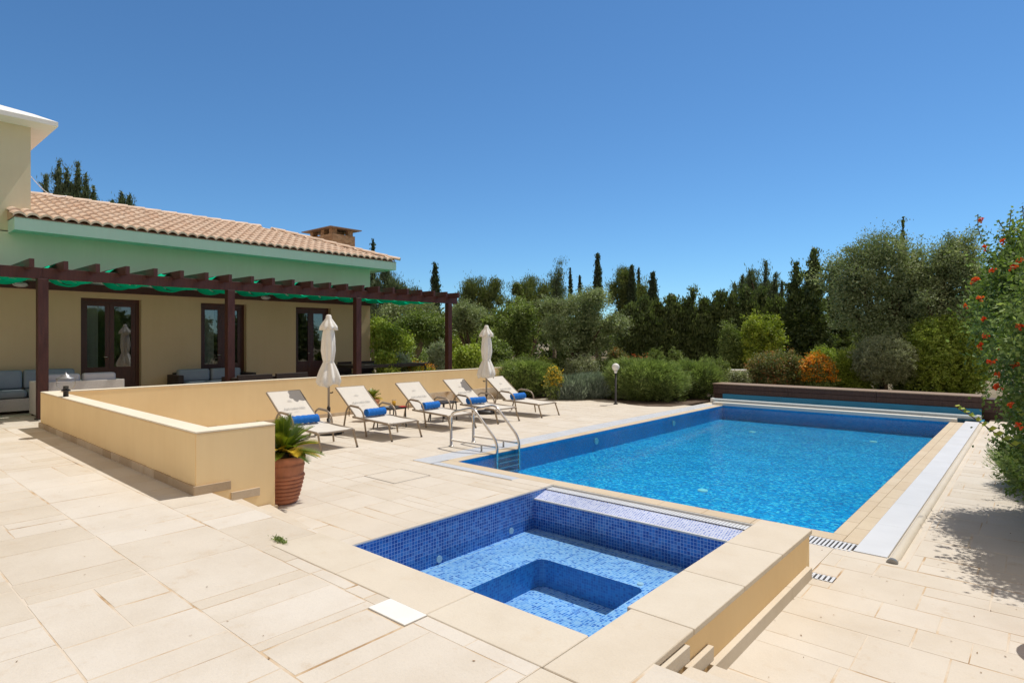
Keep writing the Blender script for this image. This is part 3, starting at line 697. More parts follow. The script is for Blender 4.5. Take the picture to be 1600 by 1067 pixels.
skirt(mb, -5.95, 2.315, NOS+.18, U, U+.085, 'y', .02); skirt(mb, -5.95, NOS+.18, NOS+.47, U*2/3-.002, U*2/3+.08, 'y', .02); skirt(mb, -5.95, NOS+.47, 3.14, -.002, .085, 'y', .02)
skirt(mb, 3.12, -6.2, -5.95, 0, .085, 'x', .02); skirt2(mb, (-12.30, 2.66), (-12.52, 14.15), 0, .08, .02, .42)
inworld(mb.build('skirting', 'skirting_stone', tint=True), tw)

# ------------------------------------------------------------------ house
HX = -15.75; HY1 = 11.38; HZ = 4.0; TY = 2.93
house = empty('villa', (-18, 6, U), label='cream single storey villa with clay tiled roof and white capped tower', cat='house')
doors = [(3.80, 4.98), (6.31, 7.46), (8.87, 9.99)]; DT = 2.71
mb = MB(); ys = -6.0
BZ = 2.995
for a, b in doors: mb.box((HX-.3, ys, U-.4), (HX, a, BZ)); mb.box((HX-.3, a, DT), (HX, b, BZ)); ys = b
mb.box((HX-.3, ys, U-.4), (HX, HY1, BZ)); mb.box((-20.6, HY1-.3, U-.4), (HX-.3, HY1, HZ)); mb.box((-20.6, -6, U-.4), (-20.35, HY1-.3, HZ)); mb.box((-20.35, -6, U-.4), (HX-.3, -5.7, HZ))
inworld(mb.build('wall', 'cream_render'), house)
mb = MB().box((HX-.3, -6.0, BZ), (HX, HY1, HZ)); inworld(mb.build('wall', 'upper_bounce_render'), house)
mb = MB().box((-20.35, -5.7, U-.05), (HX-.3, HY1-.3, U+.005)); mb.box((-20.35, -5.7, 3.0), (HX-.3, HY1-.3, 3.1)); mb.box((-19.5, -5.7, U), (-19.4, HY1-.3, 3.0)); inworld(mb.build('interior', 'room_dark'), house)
# upper tower wall + white cap
mb = MB().box((-19.6, -4.0, HZ-.02), (HX-.0, TY, 6.18)); inworld(mb.build('tower', 'pale_render'), house)
ov = .50; mb = MB()
X1, Y1, X0, Y0 = HX+ov, TY+.36, -20.1, -4.5
rings = [(0, 6.18), (0, 6.27), (.35, 6.43), (.8, 6.60), (1.5, 6.74), (2.3, 6.80)]
vs = []; fs = []
for d, z in rings: vs += [(X0+d, Y0+d, z), (X1-d, Y0+d, z), (X1-d, Y1-d, z), (X0+d, Y1-d, z)]
for i in range(len(rings)-1):
    for j in range(4): fs.append((i*4+j, i*4+(j+1) % 4, (i+1)*4+(j+1) % 4, (i+1)*4+j))
fs += [(3, 2, 1, 0), tuple(len(vs)-4+j for j in range(4))]
mb.add(vs, fs); inworld(mb.build('tower_cap', 'white_render'), house)
# tiled hip roof
EX, EY, EZ = -15.10, 11.92, 4.20; RX = EX-2.95; RZ = EZ+1.0; WX = RX-2.95
def tiles(name, origin, along, up, rise, length, clip, m='roof_tile'):
    """barrel tiles: 'along' the eave, 'up' the slope (horizontal unit vectors)"""
    o = Vector(origin); A = Vector(along); Uv = Vector(up); run = 2.95; slope = rise/run
    pitch = .215; course = .34; v = []; f = []; tn = []
    ncol = int(length/pitch); ncr = int(run/course)+1; seg = 8
    for c in range(ncr):
        s0, s1 = c*course, (c+1)*course
        for k in range(ncol):
            a0 = k*pitch
            mid = (a0+pitch/2, (s0+s1)/2)
            if not clip(mid[0], mid[1]) : continue
            s1c = min(s1+.03, run+.05); rv = rng.random(); base = len(v)
            for (s, lift, wsc) in ((s0, .052, 1.04), (s1c, .014, .9)):
                for i in range(seg+1):
                    u = i/seg; x = a0+pitch*u; h = abs(math.sin(math.pi*u))**.8*.062*wsc if True else 0
                    if u < .12 or u > .88: h = 0
                    p = o+A*x+Uv*s; v.append((p.x, p.y, p.z+s*slope+h+lift))
            for i in range(seg): f.append((base+i, base+i+1, base+seg+2+i, base+seg+1+i)); tn.append(rv)
            b2 = len(v)
            for i in range(seg+1): q = v[base+i]; v.append((q[0], q[1], q[2]-.045))
            for i in range(seg): f.append((b2+i, b2+i+1, base+i+1, base+i)); tn.append(rv*.5)
    me = bpy.data.meshes.new(name); me.from_pydata(v, [], f); a = me.attributes.new('tint', 'FLOAT', 'FACE'); a.data.foreach_set('value', tn)
    me.materials.append(M[m]); return inworld(link(name, me), house)
def clayvar(name, cs):
    m, n, b, L = nodes(name); a = N(n, 'ShaderNodeAttribute', _attribute_name='tint'); ge = N(n, 'ShaderNodeNewGeometry')
    c = ramp(n, a.outputs['Fac'], [(i/(len(cs)-1), q) for i, q in enumerate(cs)])
    n1 = N(n, 'ShaderNodeTexNoise', Scale=9, Detail=6); L.new(ge.outputs['Position'], n1.inputs['Vector'])
    L.new(mixc(n, 1., c, ramp(n, n1.outputs[0], [(.3, g(.8)), (.7, g(1.1))]), 'MULTIPLY'), b.inputs['Base Color']); b.inputs['Roughness'].default_value = .85
clayvar('clay_tiles', [(.66, .47, .34), (.70, .53, .40), (.72, .56, .43), (.68, .50, .37), (.74, .59, .46)])
L0 = EY-2.53
rf = tiles('roof', (EX, 2.53, EZ), (0, 1, 0), (-1, 0, 0), 1.0, L0, lambda a, s: 2.53+a < EY-s+.02 and (2.53+a > TY+.1 or s < EX-HX-.12), 'clay_tiles')
tiles('roof', (WX, EY, EZ), (1, 0, 0), (0, -1, 0), 1.0, EX-WX, lambda a, s: s-.02 < a < (EX-WX)-s+.02, 'clay_tiles')
mb = MB()   # solid under the tiles
e = .02
mb.add([(EX, 2.55, EZ), (EX, EY, EZ), (WX, EY, EZ), (WX, 2.55, EZ), (RX, 2.55, RZ), (RX, EY-2.95, RZ)], [(0, 1, 5, 4), (1, 2, 5), (2, 3, 4, 5), (0, 4, 3)])
inworld(mb.build('roof_deck', 'roof_tile'), house)
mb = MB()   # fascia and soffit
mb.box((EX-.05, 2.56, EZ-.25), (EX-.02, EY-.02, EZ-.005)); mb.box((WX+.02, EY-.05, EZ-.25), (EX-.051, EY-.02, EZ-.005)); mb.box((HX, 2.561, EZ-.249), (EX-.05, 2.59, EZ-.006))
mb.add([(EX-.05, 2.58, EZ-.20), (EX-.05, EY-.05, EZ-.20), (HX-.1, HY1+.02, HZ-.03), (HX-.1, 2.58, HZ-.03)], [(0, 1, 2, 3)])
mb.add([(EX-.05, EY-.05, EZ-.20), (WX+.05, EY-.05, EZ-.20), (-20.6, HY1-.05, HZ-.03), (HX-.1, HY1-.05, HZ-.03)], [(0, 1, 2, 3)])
inworld(mb.build('eave', 'eave_green_bounce'), house)
def ridge(p, q, nm='ridge_tile'):
    p, q = Vector(p), Vector(q); d = q-p; n_ = int(d.length/.40); mb = MB()
    side = d.cross(Vector((0, 0, 1))).normalized(); upv = side.cross(d).normalized(); dn = d.normalized()
    for i in range(n_):
        a = p+dn*(i*.40); b = p+dn*(i*.40+.43); vs = []; seg = 8
        for c, r_, l in ((a, .112, .012), (b, .10, .0)):
            for k in range(seg+1):
                th = math.pi*k/seg; vs.append(c+side*math.cos(th)*r_+upv*(math.sin(th)*r_*.8+l))
        k2 = len(vs)
        for k in range(seg+1): th = math.pi*k/seg; vs.append(a+side*math.cos(th)*.095+upv*(math.sin(th)*.075+.0))
        mb.add(vs, [(k, k+1, seg+2+k, seg+1+k) for k in range(seg)]+[(k2+k, k2+k+1, k+1, k) for k in range(seg)], rng.random())
    return inworld(mb.build(nm, 'ridge_clay'), house)
ridge((RX, EY-2.95, RZ+.03), (RX, TY+.05, RZ+.03)); ridge((EX+.06, EY+.06, EZ+.05), (RX, EY-2.95, RZ+.05)); ridge((WX-.06, EY+.06, EZ+.05), (RX, EY-2.95, RZ+.05))
# chimney
cx0, cx1, cy0, cy1 = -18.65, -17.2, 10.95, 11.82
mb = MB().box((cx0, cy0, 4.2), (cx1, cy1, 5.22)); ch = inworld(mb.build('chimney', 'rubble_stone'), house)
mb = MB()
for x in (cx0+.06, (cx0+cx1)/2, cx1-.24):
    for y in (cy0+.04, cy1-.22): mb.box((x, y, 5.22), (x+.18, y+.18, 5.40))
mb.box((cx0+.3, cy0+.3, 5.22), (cx1-.3, cy1-.3, 5.36))
c2 = mb.build('chimney_pier', 'rubble_stone'); c2.parent = ch
mb = MB(); a = .16; zz = 5.40; xm = (cx0+cx1)/2; ym = (cy0+cy1)/2
mb.add([(cx0-a, cy0-a, zz), (cx1+a, cy0-a, zz), (cx1+a, cy1+a, zz), (cx0-a, cy1+a, zz), (cx0-a, cy0-a, zz+.03), (cx1+a, cy0-a, zz+.03), (cx1+a, cy1+a, zz+.03), (cx0-a, cy1+a, zz+.03), (cx0+.45, ym, zz+.15), (cx1-.45, ym, zz+.15)],
       [(3, 2, 1, 0), (0, 1, 5, 4), (1, 2, 6, 5), (2, 3, 7, 6), (3, 0, 4, 7), (4, 5, 9, 8), (5, 6, 9), (6, 7, 8, 9), (7, 4, 8)])
c3 = mb.build('chimney_cap', 'box_top_wood'); c3.parent = ch
# doors
for k, (a, b) in enumerate(doors):
    z0 = U+.02; xr = HX-.16; mb = MB()
    mb.box((xr-.06, a, z0), (xr+.02, a+.07, DT)); mb.box((xr-.06, b-.07, z0), (xr+.02, b, DT)); mb.box((xr-.06, a+.07, DT-.08), (xr+.02, b-.07, DT)); mb.box((xr-.06, a, U), (xr+.02, b, z0))
    fr = inworld(mb.build('door_frame', 'door_wood'), house)
    mid = (a+b)/2
    for (p, q) in ((a+.072, mid-.002), (mid+.002, b-.072)):
        mb = MB(); s = .085; lz = z0+.72
        mb.box((xr-.05, p, z0), (xr+.0, p+s, DT-.082)); mb.box((xr-.05, q-s, z0), (xr+.0, q, DT-.082))
        mb.box((xr-.05, p+s, DT-.082-s), (xr, q-s, DT-.082)); mb.box((xr-.05, p+s, z0), (xr, q-s, z0+.14)); mb.box((xr-.05, p+s, lz), (xr, q-s, lz+.09))
        mb.box((xr-.035, p+s, z0+.14), (xr-.012, q-s, lz)); d = inworld(mb.build('door', 'door_wood'), house)
        mb = MB().box((xr-.028, p+s, lz+.09), (xr-.022, q-s, DT-.082-s)); gl = mb.build('pane', 'door_glass'); gl.parent = d
    mb = MB().tube([(xr+.01, mid-.03, 1.40), (xr+.05, mid-.03, 1.40), (xr+.05, mid-.13, 1.40)], .008, 8); h = mb.build('handle', 'steel'); h.parent = d
def curtain(a, b, label):
    mb = MB(); n_ = 60; vs = []
    for i in range(n_+1):
        y = a+(b-a)*i/n_; x = HX-.32+.03*math.sin(i*1.1)
        vs += [(x, y, U+.05), (x, y, DT-.1)]
    mb.add(vs, [(2*i, 2*i+2, 2*i+3, 2*i+1) for i in range(n_)], .5, True)
    tag(mb.build('curtain', 'curtain_cloth'), label, 'curtain', 'curtains inside the terrace doors')
curtain(3.9, 4.2, 'white curtain gathered behind the leftmost terrace door'); curtain(6.4, 6.75, 'white curtain gathered behind the middle terrace door'); curtain(8.9, 9.05, 'white curtain gathered behind the rightmost terrace door')
# wire from tower to roof
mb = MB(); pts = [Vector((-15.9, 2.95, 5.22)).lerp(Vector((-18.0, 4.05, 5.32)), i/8)-Vector((0, 0, .18*math.sin(math.pi*i/8))) for i in range(9)]
mb.tube(pts, .008, 6); tag(mb.build('cable', 'white_paint'), 'thin pale cable slung from the tower to the roof ridge', 'cable')

# ------------------------------------------------------------------ pergola
pg = empty('pergola', (-13.72, 6, U), label='long dark red timber pergola in front of the villa', cat='pergola')
PX = -13.72; PZ = 2.90
for y in (-.65, 2.72, 6.12, 9.50, 12.82):
    mb = MB().box((PX-.08, y-.08, U), (PX+.08, y+.08, PZ), bev=.006); inworld(mb.build('post', 'pergola_wood'), pg)
    mb = MB().box((PX-.1, y-.1, U), (PX+.1, y+.1, U+.02)); inworld(mb.build('post_shoe', 'dark_metal'), pg)
mb = MB()
ya = -1.2
for yb in (2.72, 9.50, 13.15): mb.box((PX-.045, ya, PZ), (PX+.045, yb-.002, PZ+.20), bev=.004); ya = yb
inworld(mb.build('front_beam', 'pergola_wood'), pg)
mb = MB().box((HX+.002, -1.2, 2.84), (HX+.07, HY1, 3.0)); inworld(mb.build('wall_plate', 'pergola_wood'), pg)
mb0 = MB().box((HX+.02-PX, -.035, 0), (.46, .035, .16), bev=.003)
me0 = None; RY = []
y = -.96
while y < 13.2:
    if me0 is None: o = mb0.build('rafter', 'pergola_wood', pg); me0 = o.data
    else: o = link('rafter', me0, pg)
    o.location = (0, y-6, PZ+.15-U); RY.append(y); y += .492
def cloth(xa, xb, label, ph):
    mb = MB(); nx, ny = 8, 340; y0, y1 = RY[0]-.2, RY[-1]+.1
    for j in range(ny+1):
        y = y0+(y1-y0)*j/ny; u = (y-RY[0])/.492
        for i in range(nx+1):
            x = xa+(xb-xa)*i/nx; s = i/nx
            k = math.cos(math.pi*u+ph)      # over one rafter, under the next
            z = PZ+.165+.15*k - .05*math.sin(math.pi*u)**2 + .012*math.sin(x*7+y*3)
            z += -.02*math.sin(math.pi*s)
            mb.v.append((x+.015*math.sin(y*2.1), y, z))
    for j in range(ny):
        for i in range(nx): k = j*(nx+1)+i; mb.f.append((k, k+1, k+nx+2, k+nx+1)); mb.t.append(.5); mb.sm.append(True)
    tag(mb.build('shade_cloth', 'green_shade_cloth'), label, 'shade cloth', 'green shade cloths woven through the pergola rafters')
cloth(-15.66, -15.06, 'green shade cloth strip woven through rafters nearest the house wall', 0)
cloth(-14.98, -14.38, 'green shade cloth strip along the middle of the pergola roof', 0)
cloth(-14.31, -13.80, 'green shade cloth strip along the front beam of the pergola', 0)
def bulkhead(y, label):
    t = empty('wall_light', (HX+.07, y, 2.92), label=label, cat='light', group='oval lights on the pergola wall plate')
    MB().lathe([(.0, 0)], 4) if False else None
    mb = MB(); n_ = 24
    vs = [(.0, .13*math.cos(2*math.pi*i/n_), .055*math.sin(2*math.pi*i/n_)) for i in range(n_)]+[(.05, .12*math.cos(2*math.pi*i/n_), .045*math.sin(2*math.pi*i/n_)) for i in range(n_)]
    mb.add(vs, [(i, (i+1) % n_, n_+(i+1) % n_, n_+i) for i in range(n_)]); mb.build('rim', 'white_paint', t)
    mb = MB().add([(.045, .11*math.cos(2*math.pi*i/n_), .04*math.sin(2*math.pi*i/n_)) for i in range(n_)]+[(.075, 0, 0)], [(i, (i+1) % n_, n_) for i in range(n_)]); mb.build('lens', 'pale_cushion', t)
bulkhead(2.75, 'oval white bulkhead light left of the leftmost door'); bulkhead(7.95, 'small bulkhead light between the middle and right doors')

# globe lamp on the terrace wall
gl = empty('globe_lamp', (-11.15, 2.50, WT), label='clear globe lamp with pointed cap standing on the terrace wall', cat='lamp')
MB().lathe([(.035, 0), (.035, .08), (.06, .085), (.06, .1), (.035, .105), (.035, .16)], 20).build('stem', 'dark_metal', gl)
MB().lathe([(.05, .105), (.10, .13), (.125, .19), (.12, .25), (.10, .275)], 28).build('globe', 'lamp_glass', gl)
MB().lathe([(.13, .268), (.105, .285), (.06, .305), (.05, .33), (.015, .34), (.012, .36), (.0001, .37)], 28).build('cap', 'grey_cap', gl)

# ------------------------------------------------------------------ loungers
def make_lounger():
    """origin under the backrest hinge, foot towards +x, width .66"""
    W = .33
    t = empty('sun_lounger', (0, 0, 0))
    SH = .335; hx = 0.; fx = .98; bt = Vector((-.70, 0, .86))
    mb = MB()
    for s in (-1, 1):      # side rails of the seat
        mb.tube([(hx-.12, s*W, SH+.0), (hx+.3, s*W, SH-.014), (fx-.06, s*W, SH-.039), (fx, s*W, SH-.06)], .021, 8)
    mb.tube([(fx-.02, -W, SH-.045), (fx-.02, W, SH-.045)], .015, 8); mb.tube([(hx, -W, SH-.01), (hx, W, SH-.01)], .013, 8)
    mb.build('seat_frame', 'frame_metal', t)
    mb = MB(); n_ = 10; vs = []
    for i in range(n_+1):
        x = hx+.02+(fx-.05-hx)*i/n_; z = SH+.012-.02*math.sin(math.pi*i/n_)-.04*i/n_
        for yy, dz in ((-W+.005, .006), (-W*.5, -.004), (0, -.007), (W*.5, -.004), (W-.005, .006)): vs.append((x, yy, z+dz))
    mb.add(vs, [(5*i+j, 5*i+5+j, 5*i+6+j, 5*i+1+j) for i in range(n_) for j in range(4)], .5, True)
    mb.build('seat_sling', 'sling', t)
    d = Vector((bt.x-hx, 0, bt.z-SH)).normalized(); nn = Vector((d.z, 0, -d.x)); base = Vector((hx-.02, 0, SH+.01)); Lb = (bt-base).length
    mb = MB()
    for s in (-1, 1): mb.tube([base+Vector((0, s*W*.97, 0))-nn*.012, bt+Vector((0, s*W*.97, 0))-nn*.012], .016, 8)
    mb.tube([bt+Vector((0, -W*.97, 0))-nn*.012, bt+Vector((0, W*.97, 0))-nn*.012], .015, 8)
    mb.tube([base+d*.4*Lb+Vector((0, -W*.97, 0))-nn*.02, base+d*.4*Lb+Vector((0, W*.97, 0))-nn*.02], .01, 8)
    mb.tube([base+d*.5*Lb+Vector((0, -.24, 0))-nn*.02, (-.38, -.24, SH-.02)], .009, 6); mb.tube([base+d*.5*Lb+Vector((0, .24, 0))-nn*.02, (-.38, .24, SH-.02)], .009, 6)
    mb.build('back_frame', 'frame_metal', t)
    mb = MB(); vs = []
    for i in range(n_+1):
        c = base+d*(Lb*i/n_*.992)+nn*(.006-.012*math.sin(math.pi*i/n_))
        for yy in (-W*.97, -W*.5, 0, W*.5, W*.97): vs.append((c.x, yy, c.z))
    mb.add(vs, [(5*i+j, 5*i+1+j, 5*i+6+j, 5*i+5+j) for i in range(n_) for j in range(4)], .5, True)
    bk = mb.build('back_sling', 'sling', t)
    # lettering and emblem printed on the sling
    def place(o, h, m_):
        c = base+d*(Lb*h)+nn*.012
        rot = Matrix((Vector((0, 1, 0)), d, nn)).transposed()      # x across, y up the sling, z out of it
        o.matrix_local = Matrix.Translation(c) @ rot.to_4x4(); o.parent = bk
    for body, size, h, m_ in (('Aphrodite Hills', .066, .42, 'print_grey'), ('RESORT', .026, .33, 'print_pale')):
        cu = bpy.data.curves.new('txt', 'FONT'); cu.body = body; cu.size = size; cu.align_x = 'CENTER'
        tmp = bpy.data.objects.new('txt', cu); col.objects.link(tmp); bpy.context.view_layer.update()
        me = bpy.data.meshes.new_from_object(tmp.evaluated_get(bpy.context.evaluated_depsgraph_get()))
        bpy.data.objects.remove(tmp); me.materials.append(M[m_]); o = link('lettering', me)
        o.parent = bk; place(o, h, m_)
    mb = MB(); 
    for k in range(5):
        a0 = math.pi*(.1+.2*k); mb.add([(0, .0, 0), (.045*math.cos(a0-.12), .045*math.sin(a0-.12), 0), (.055*math.cos(a0), .055*math.sin(a0), 0), (.045*math.cos(a0+.12), .045*math.sin(a0+.12), 0)], [(0, 1, 2, 3)])
    o = mb.build('emblem', 'print_pale'); place(o, .66, None)
    for s in (-1, 1):      # arm loops with splayed legs
        pts = [(-.42, s*(W+.02), .012)]+arc((-.30, s*(W+.035), .40), (-.24, s*(W+.04), .545), (-.13, s*(W+.04), .545), 5)+arc((.10, s*(W+.04), .53), (.24, s*(W+.04), .51), (.27, s*(W+.038), .38), 5)+[(.34, s*(W+.03), .012)]
        MB().tube(pts, .0165, 8).build('arm', 'frame_metal', t)
        MB().bar((-.14, s*(W+.04), .562), (.10, s*(W+.04), .548), .045, .014).build('armrest', 'frame_metal', t)
        MB().tube([(fx-.03, s*W, SH-.05), (fx+.075, s*(W+.01), .012)], .017, 8).build('leg', 'frame_metal', t)
        MB().tube([(fx+.073, s*(W+.01), .018), (fx+.078, s*(W+.01), .0)], .02, 8).build('foot_cap', 'dark_metal', t)
    mb = MB(); n_ = 14; pts = [(.085, -.23+.46*i/n_, SH+.075+.004*math.sin(i*2.3)) for i in range(n_+1)]
    tl = mb.tube(pts, .07, 22, rr=[.07+.003*math.sin(i*1.9+1) for i in range(n_+1)])
    return t, mb
lng, towel_mb = make_lounger()
LN = [(-9.62, 5.58, 0.0), (-9.62, 6.98, .0), (-9.66, 8.46, .0), (-9.68, 9.85, 0), (-9.62, 11.22, 0)]
dl = ['nearest sun lounger with a parasol shadow across its backrest', 'second sun lounger from the left, beside the nearer parasol', 'middle sun lounger between the two dark side tables', 'fourth sun lounger, small jagged parasol shadow on its backrest', 'farthest sun lounger at the right end of the row']
tl = ['rolled blue towel partly hidden behind the cycad leaves', 'rolled blue towel on the second lounger from the left', 'rolled blue towel on the middle lounger', 'rolled blue towel on the fourth lounger from the left', 'rolled blue towel on the farthest lounger']
twm = None
for i, (x, y, rz) in enumerate(LN):
    o = lng if i == 0 else copy_tree(lng)
    o.location = (x, y, 0); o.rotation_euler.z = rz+R(rng.uniform(-2.2, 2.2)); tag(o, dl[i], 'sun lounger', 'white sun loungers in a row on the pool deck')
    if twm is None: tw_ = towel_mb.build('rolled_towel', 'towel'); twm = tw_.data
    else: tw_ = link('rolled_towel', twm)
    tw_.location = (x+rng.uniform(-.01, .03), y+rng.uniform(-.05, .04), .012); tw_.rotation_euler = (0, 0, R(rng.uniform(-8, 8))); tw_.scale = (1, rng.uniform(.92, 1.06), 1); tag(tw_, tl[i], 'towel', 'rolled blue towels on the loungers')

def side_table(x, y, label):
    t = empty('side_table', (x, y, 0), label=label, cat='side table', group='dark side tables between the loungers'); h = .225
    MB().box((-h, -h, .405), (h, h, .422), bev=.004).build('table_top', 'dark_metal', t)
    MB().box((-h+.02, -h+.02, .385), (h-.02, h-.02, .405)).build('apron', 'dark_metal', t)
    for sx in (-1, 1):
        for sy in (-1, 1): MB().tube([(sx*(h-.03), sy*(h-.03), .39), (sx*(h-.02), sy*(h-.02), 0)], .012, 8).build('leg', 'dark_metal', t)
side_table(-9.95, 7.72, 'dark square side table carrying an orange juice glass'); side_table(-9.95, 9.15, 'bare dark square side table left of the farther parasol')
gj = empty('juice_glass', (-9.88, 7.72, .422), label='glass of orange juice on the side table', cat='glass')
MB().lathe([(.036, 0), (.042, .15)], 20).build('tumbler', 'lamp_glass', gj, recalc=True); MB().lathe([(.033, .006), (.038, .125)], 20).build('juice', 'juice', gj, recalc=True)
tag(MB().box((-9.84, 7.80, .4225), (-9.72, 7.92, .432)).build('napkin', 'red_napkin'), 'small red napkin beside the juice glass', 'napkin')
tag(MB().lathe([(.035, .4225), (.05, .432), (.048, .434), (.001, .426)], 20, c=(-9.98, 7.62)).build('saucer', 'white_paint'), 'small white saucer on the side table', 'saucer')

def parasol(x, y, sc_, label, seed):
    t = empty('parasol', (x, y, 0), rz=seed, label=label, cat='parasol', group='closed white parasols behind the loungers')
    MB().lathe([(.24, 0), (.25, .03), (.22, .07), (.06, .09), (.04, .10), (.035, .3)], 28).build('base', 'dark_metal', t)
    MB().lathe([(.022, .3), (.022, 2.2*sc_)], 14).build('pole', 'parasol_pole_metal', t)
    MB().lathe([(.028, .42), (.034, .44), (.034, .50), (.028, .52)], 14).build('collar', 'dark_metal', t)
    MB().tube([(.03, 0, .78), (.07, 0, .78), (.08, 0, .80)], .012, 8).build('crank', 'dark_metal', t)
    r_ = random.Random(seed)
    ph = [r_.uniform(-.3, .3) for _ in range(8)]
    def fold(i, th, z, dz=False):
        if dz: return (.03*math.sin(th*4+ph[0])+.02*math.sin(th*7)) if z < 1.02*sc_ else 0
        k = min(1, max(.15, (2.02*sc_-z)/.4)); return 1+.11*k*math.cos(8*th+ph[1]+2*ph[2]*z)+.10*k*math.sin(3*th+z*3+ph[3])
    prof = [(.19, .96), (.215, 1.02), (.195, 1.12), (.15, 1.25), (.105, 1.36), (.088, 1.40), (.10, 1.46), (.125, 1.62), (.125, 1.8), (.115, 1.95), (.10, 2.02), (.09, 2.1)]
    MB().lathe([(a, b*sc_) for a, b in prof], 96, fold=fold).build('canopy', 'parasol_cloth', t)
    def f2(i, th, z, dz=False):
        if dz: return -.05*abs(math.cos(4*th)) if i == 0 else 0
        return 1+(.12*math.cos(8*th) if i < 3 else 0)
    MB().lathe([(.165, 2.06*sc_), (.15, 2.09*sc_), (.10, 2.17*sc_), (.055, 2.245*sc_), (.05, 2.29*sc_), (.035, 2.31*sc_), (.001, 2.315*sc_)], 64, fold=f2).build('vent_flap', 'parasol_cloth', t)
    MB().lathe([(.096, 1.375*sc_), (.10, 1.39*sc_), (.096, 1.405*sc_)], 32).build('tie_strap', 'parasol_cloth', t)
p1_ = at(513.5, 11.5); p2_ = at(760, 14.7)
parasol(p1_[0], p1_[1], .98, 'nearer closed white parasol between the two left loungers', 1.3)
parasol(p2_[0], p2_[1], .925, 'farther closed white parasol beside the two right loungers', 4.1)

# ------------------------------------------------------------------ ladder
ld = empty('pool_ladder', (-7, 7.3, 0), label='stainless steel ladder with arched handrails at the pool corner', cat='ladder')
def rail(y):
    p = [(-7.45, y, 0)]+[(-7.45, y, .40)]+arc((-7.45, y, .47), (-7.44, y, .56), (-7.34, y, .59), 5)+arc((-7.02, y, .665), (-6.90, y, .68), (-6.84, y, .60), 5)+arc((-6.50, y, .28), (-6.41, y, .19), (-6.40, y, .08), 5)+[(-6.40, y, -.34)]
    inworld(MB().tube(p, .0215, 14).build('handrail', 'steel'), ld)
    inworld(MB().tube([(-7.45, y, .105), (-6.40, y, .105)], .018, 12).build('cross_bar', 'steel'), ld)
    inworld(MB().tube([(-6.74, y, .105), (-6.74, y, .003)], .016, 10).build('strut', 'steel'), ld)
    inworld(MB().lathe([(.045, .001), (.042, .012), (.024, .016)], 18, c=(-7.45, y)).build('flange', 'steel'), ld)
rail(7.02); rail(7.55)
for z in (-.06, -.14, -.22, -.30): inworld(MB().box((-6.43, 7.04, z-.012), (-6.355, 7.53, z), bev=.004).build('tread', 'steel'), ld)

# ------------------------------------------------------------------ pots and palms
def palm(parent, z0, nf, L_, seed, spread=1.0, wide=.055):
    r_ = random.Random(seed); v = []; f = []; tn = []
    for k in range(nf):
        az = 2*math.pi*(k*.618)+r_.uniform(-.2, .2); el = R(r_.uniform(28, 84) if k > nf*.35 else r_.uniform(5, 35)); ln = L_*r_.uniform(.75, 1.05)
        d = Vector((math.cos(az)*math.cos(el), math.sin(az)*math.cos(el), math.sin(el))); p = Vector((0, 0, z0)); side = Vector((-math.sin(az), math.cos(az), 0)); pts = []; ns = 15
        for i in range(ns+1):
            pts.append(p.copy()); p = p+d*(ln/ns); d = (d-Vector((0, 0, .05*spread))).normalized()
        old = .95 if k < nf*.18 else r_.uniform(.0, .62)
        for i in range(1, ns+1):
            q = i/ns; lw = wide*2.1*math.sin(math.pi*min(1, q*.93+.07))**.6+.012; dd = (pts[i]-pts[i-1]).normalized()
            for s in (-1, 1):
                for hh in (0, .5):
                    o = pts[i-1].lerp(pts[i], hh); tip = o+(side*s*.92+dd*.95).normalized()*lw+Vector((0, 0, lw*.28)); wv = dd*(ln/ns*.36)
                    b = len(v); v += [tuple(o-wv*.6), tuple(o+wv), tuple(tip)]; f.append((b, b+1, b+2)); tn.append(min(1, old+r_.uniform(0, .12)))
        for i in range(ns):
            b = len(v); wv = side*.006; v += [tuple(pts[i]-wv), tuple(pts[i]+wv), tuple(pts[i+1]+wv), tuple(pts[i+1]-wv)]; f.append((b, b+1, b+2, b+3)); tn.append(.5)
    me = bpy.data.meshes.new('fronds'); me.from_pydata(v, [], f); a = me.attributes.new('tint', 'FLOAT', 'FACE'); a.data.foreach_set('value', tn); me.materials.append(M['palm_leaf'])
    link('fronds', me, parent); MB().lathe([(.06, z0-.1), (.075, z0-.03), (.05, z0+.03), (.001, z0+.05)], 14).build('stem', 'bark', parent)
def pot(name, x, y, prof, label, zsoil, rsoil):
    t = empty(name, (x, y, 0), label=label, cat='plant pot')
    MB().lathe(prof, 48).build('pot_body', 'terracotta', t); MB().lathe([(rsoil, zsoil-.01), (rsoil, zsoil), (.0001, zsoil+.004)], 32).build('soil', 'pot_soil', t)
px_, py_ = -6.30, 3.39
prof = [(.135, 0.), (.15, .012)]
nr = 7; z = .02
for i in range(nr):
    r0 = .150+.075*(i/nr)**.8; h = .30/nr
    prof += [(r0+.014, z+.006), (r0+.020, z+h*.45), (r0+.012, z+h*.85), (r0, z+h*.98)]; z += h
prof += [(.222, .34), (.226, .40), (.232, .405), (.233, .425), (.227, .43), (.228, .46), (.24, .465), (.243, .50), (.238, .52), (.21, .522), (.20, .50), (.19, .44)]
pot('terracotta_pot', px_, py_, prof, 'tall ribbed terracotta pot at the end of the terrace wall', .475, .20)
pt = empty('cycad', (px_, py_, .475), label='cycad with yellowing lower fronds in the ribbed pot', cat='plant'); palm(pt, .06, 52, .47, 3, wide=.06)
px2, py2 = at(581, 13.45)[:2]
pot('terracotta_pot', px2, py2, [(.09, 0), (.10, .01), (.155, .40), (.17, .405), (.172, .46), (.16, .465), (.14, .46), (.135, .40)], 'plain terracotta pot against the wall behind the loungers', .43, .137)
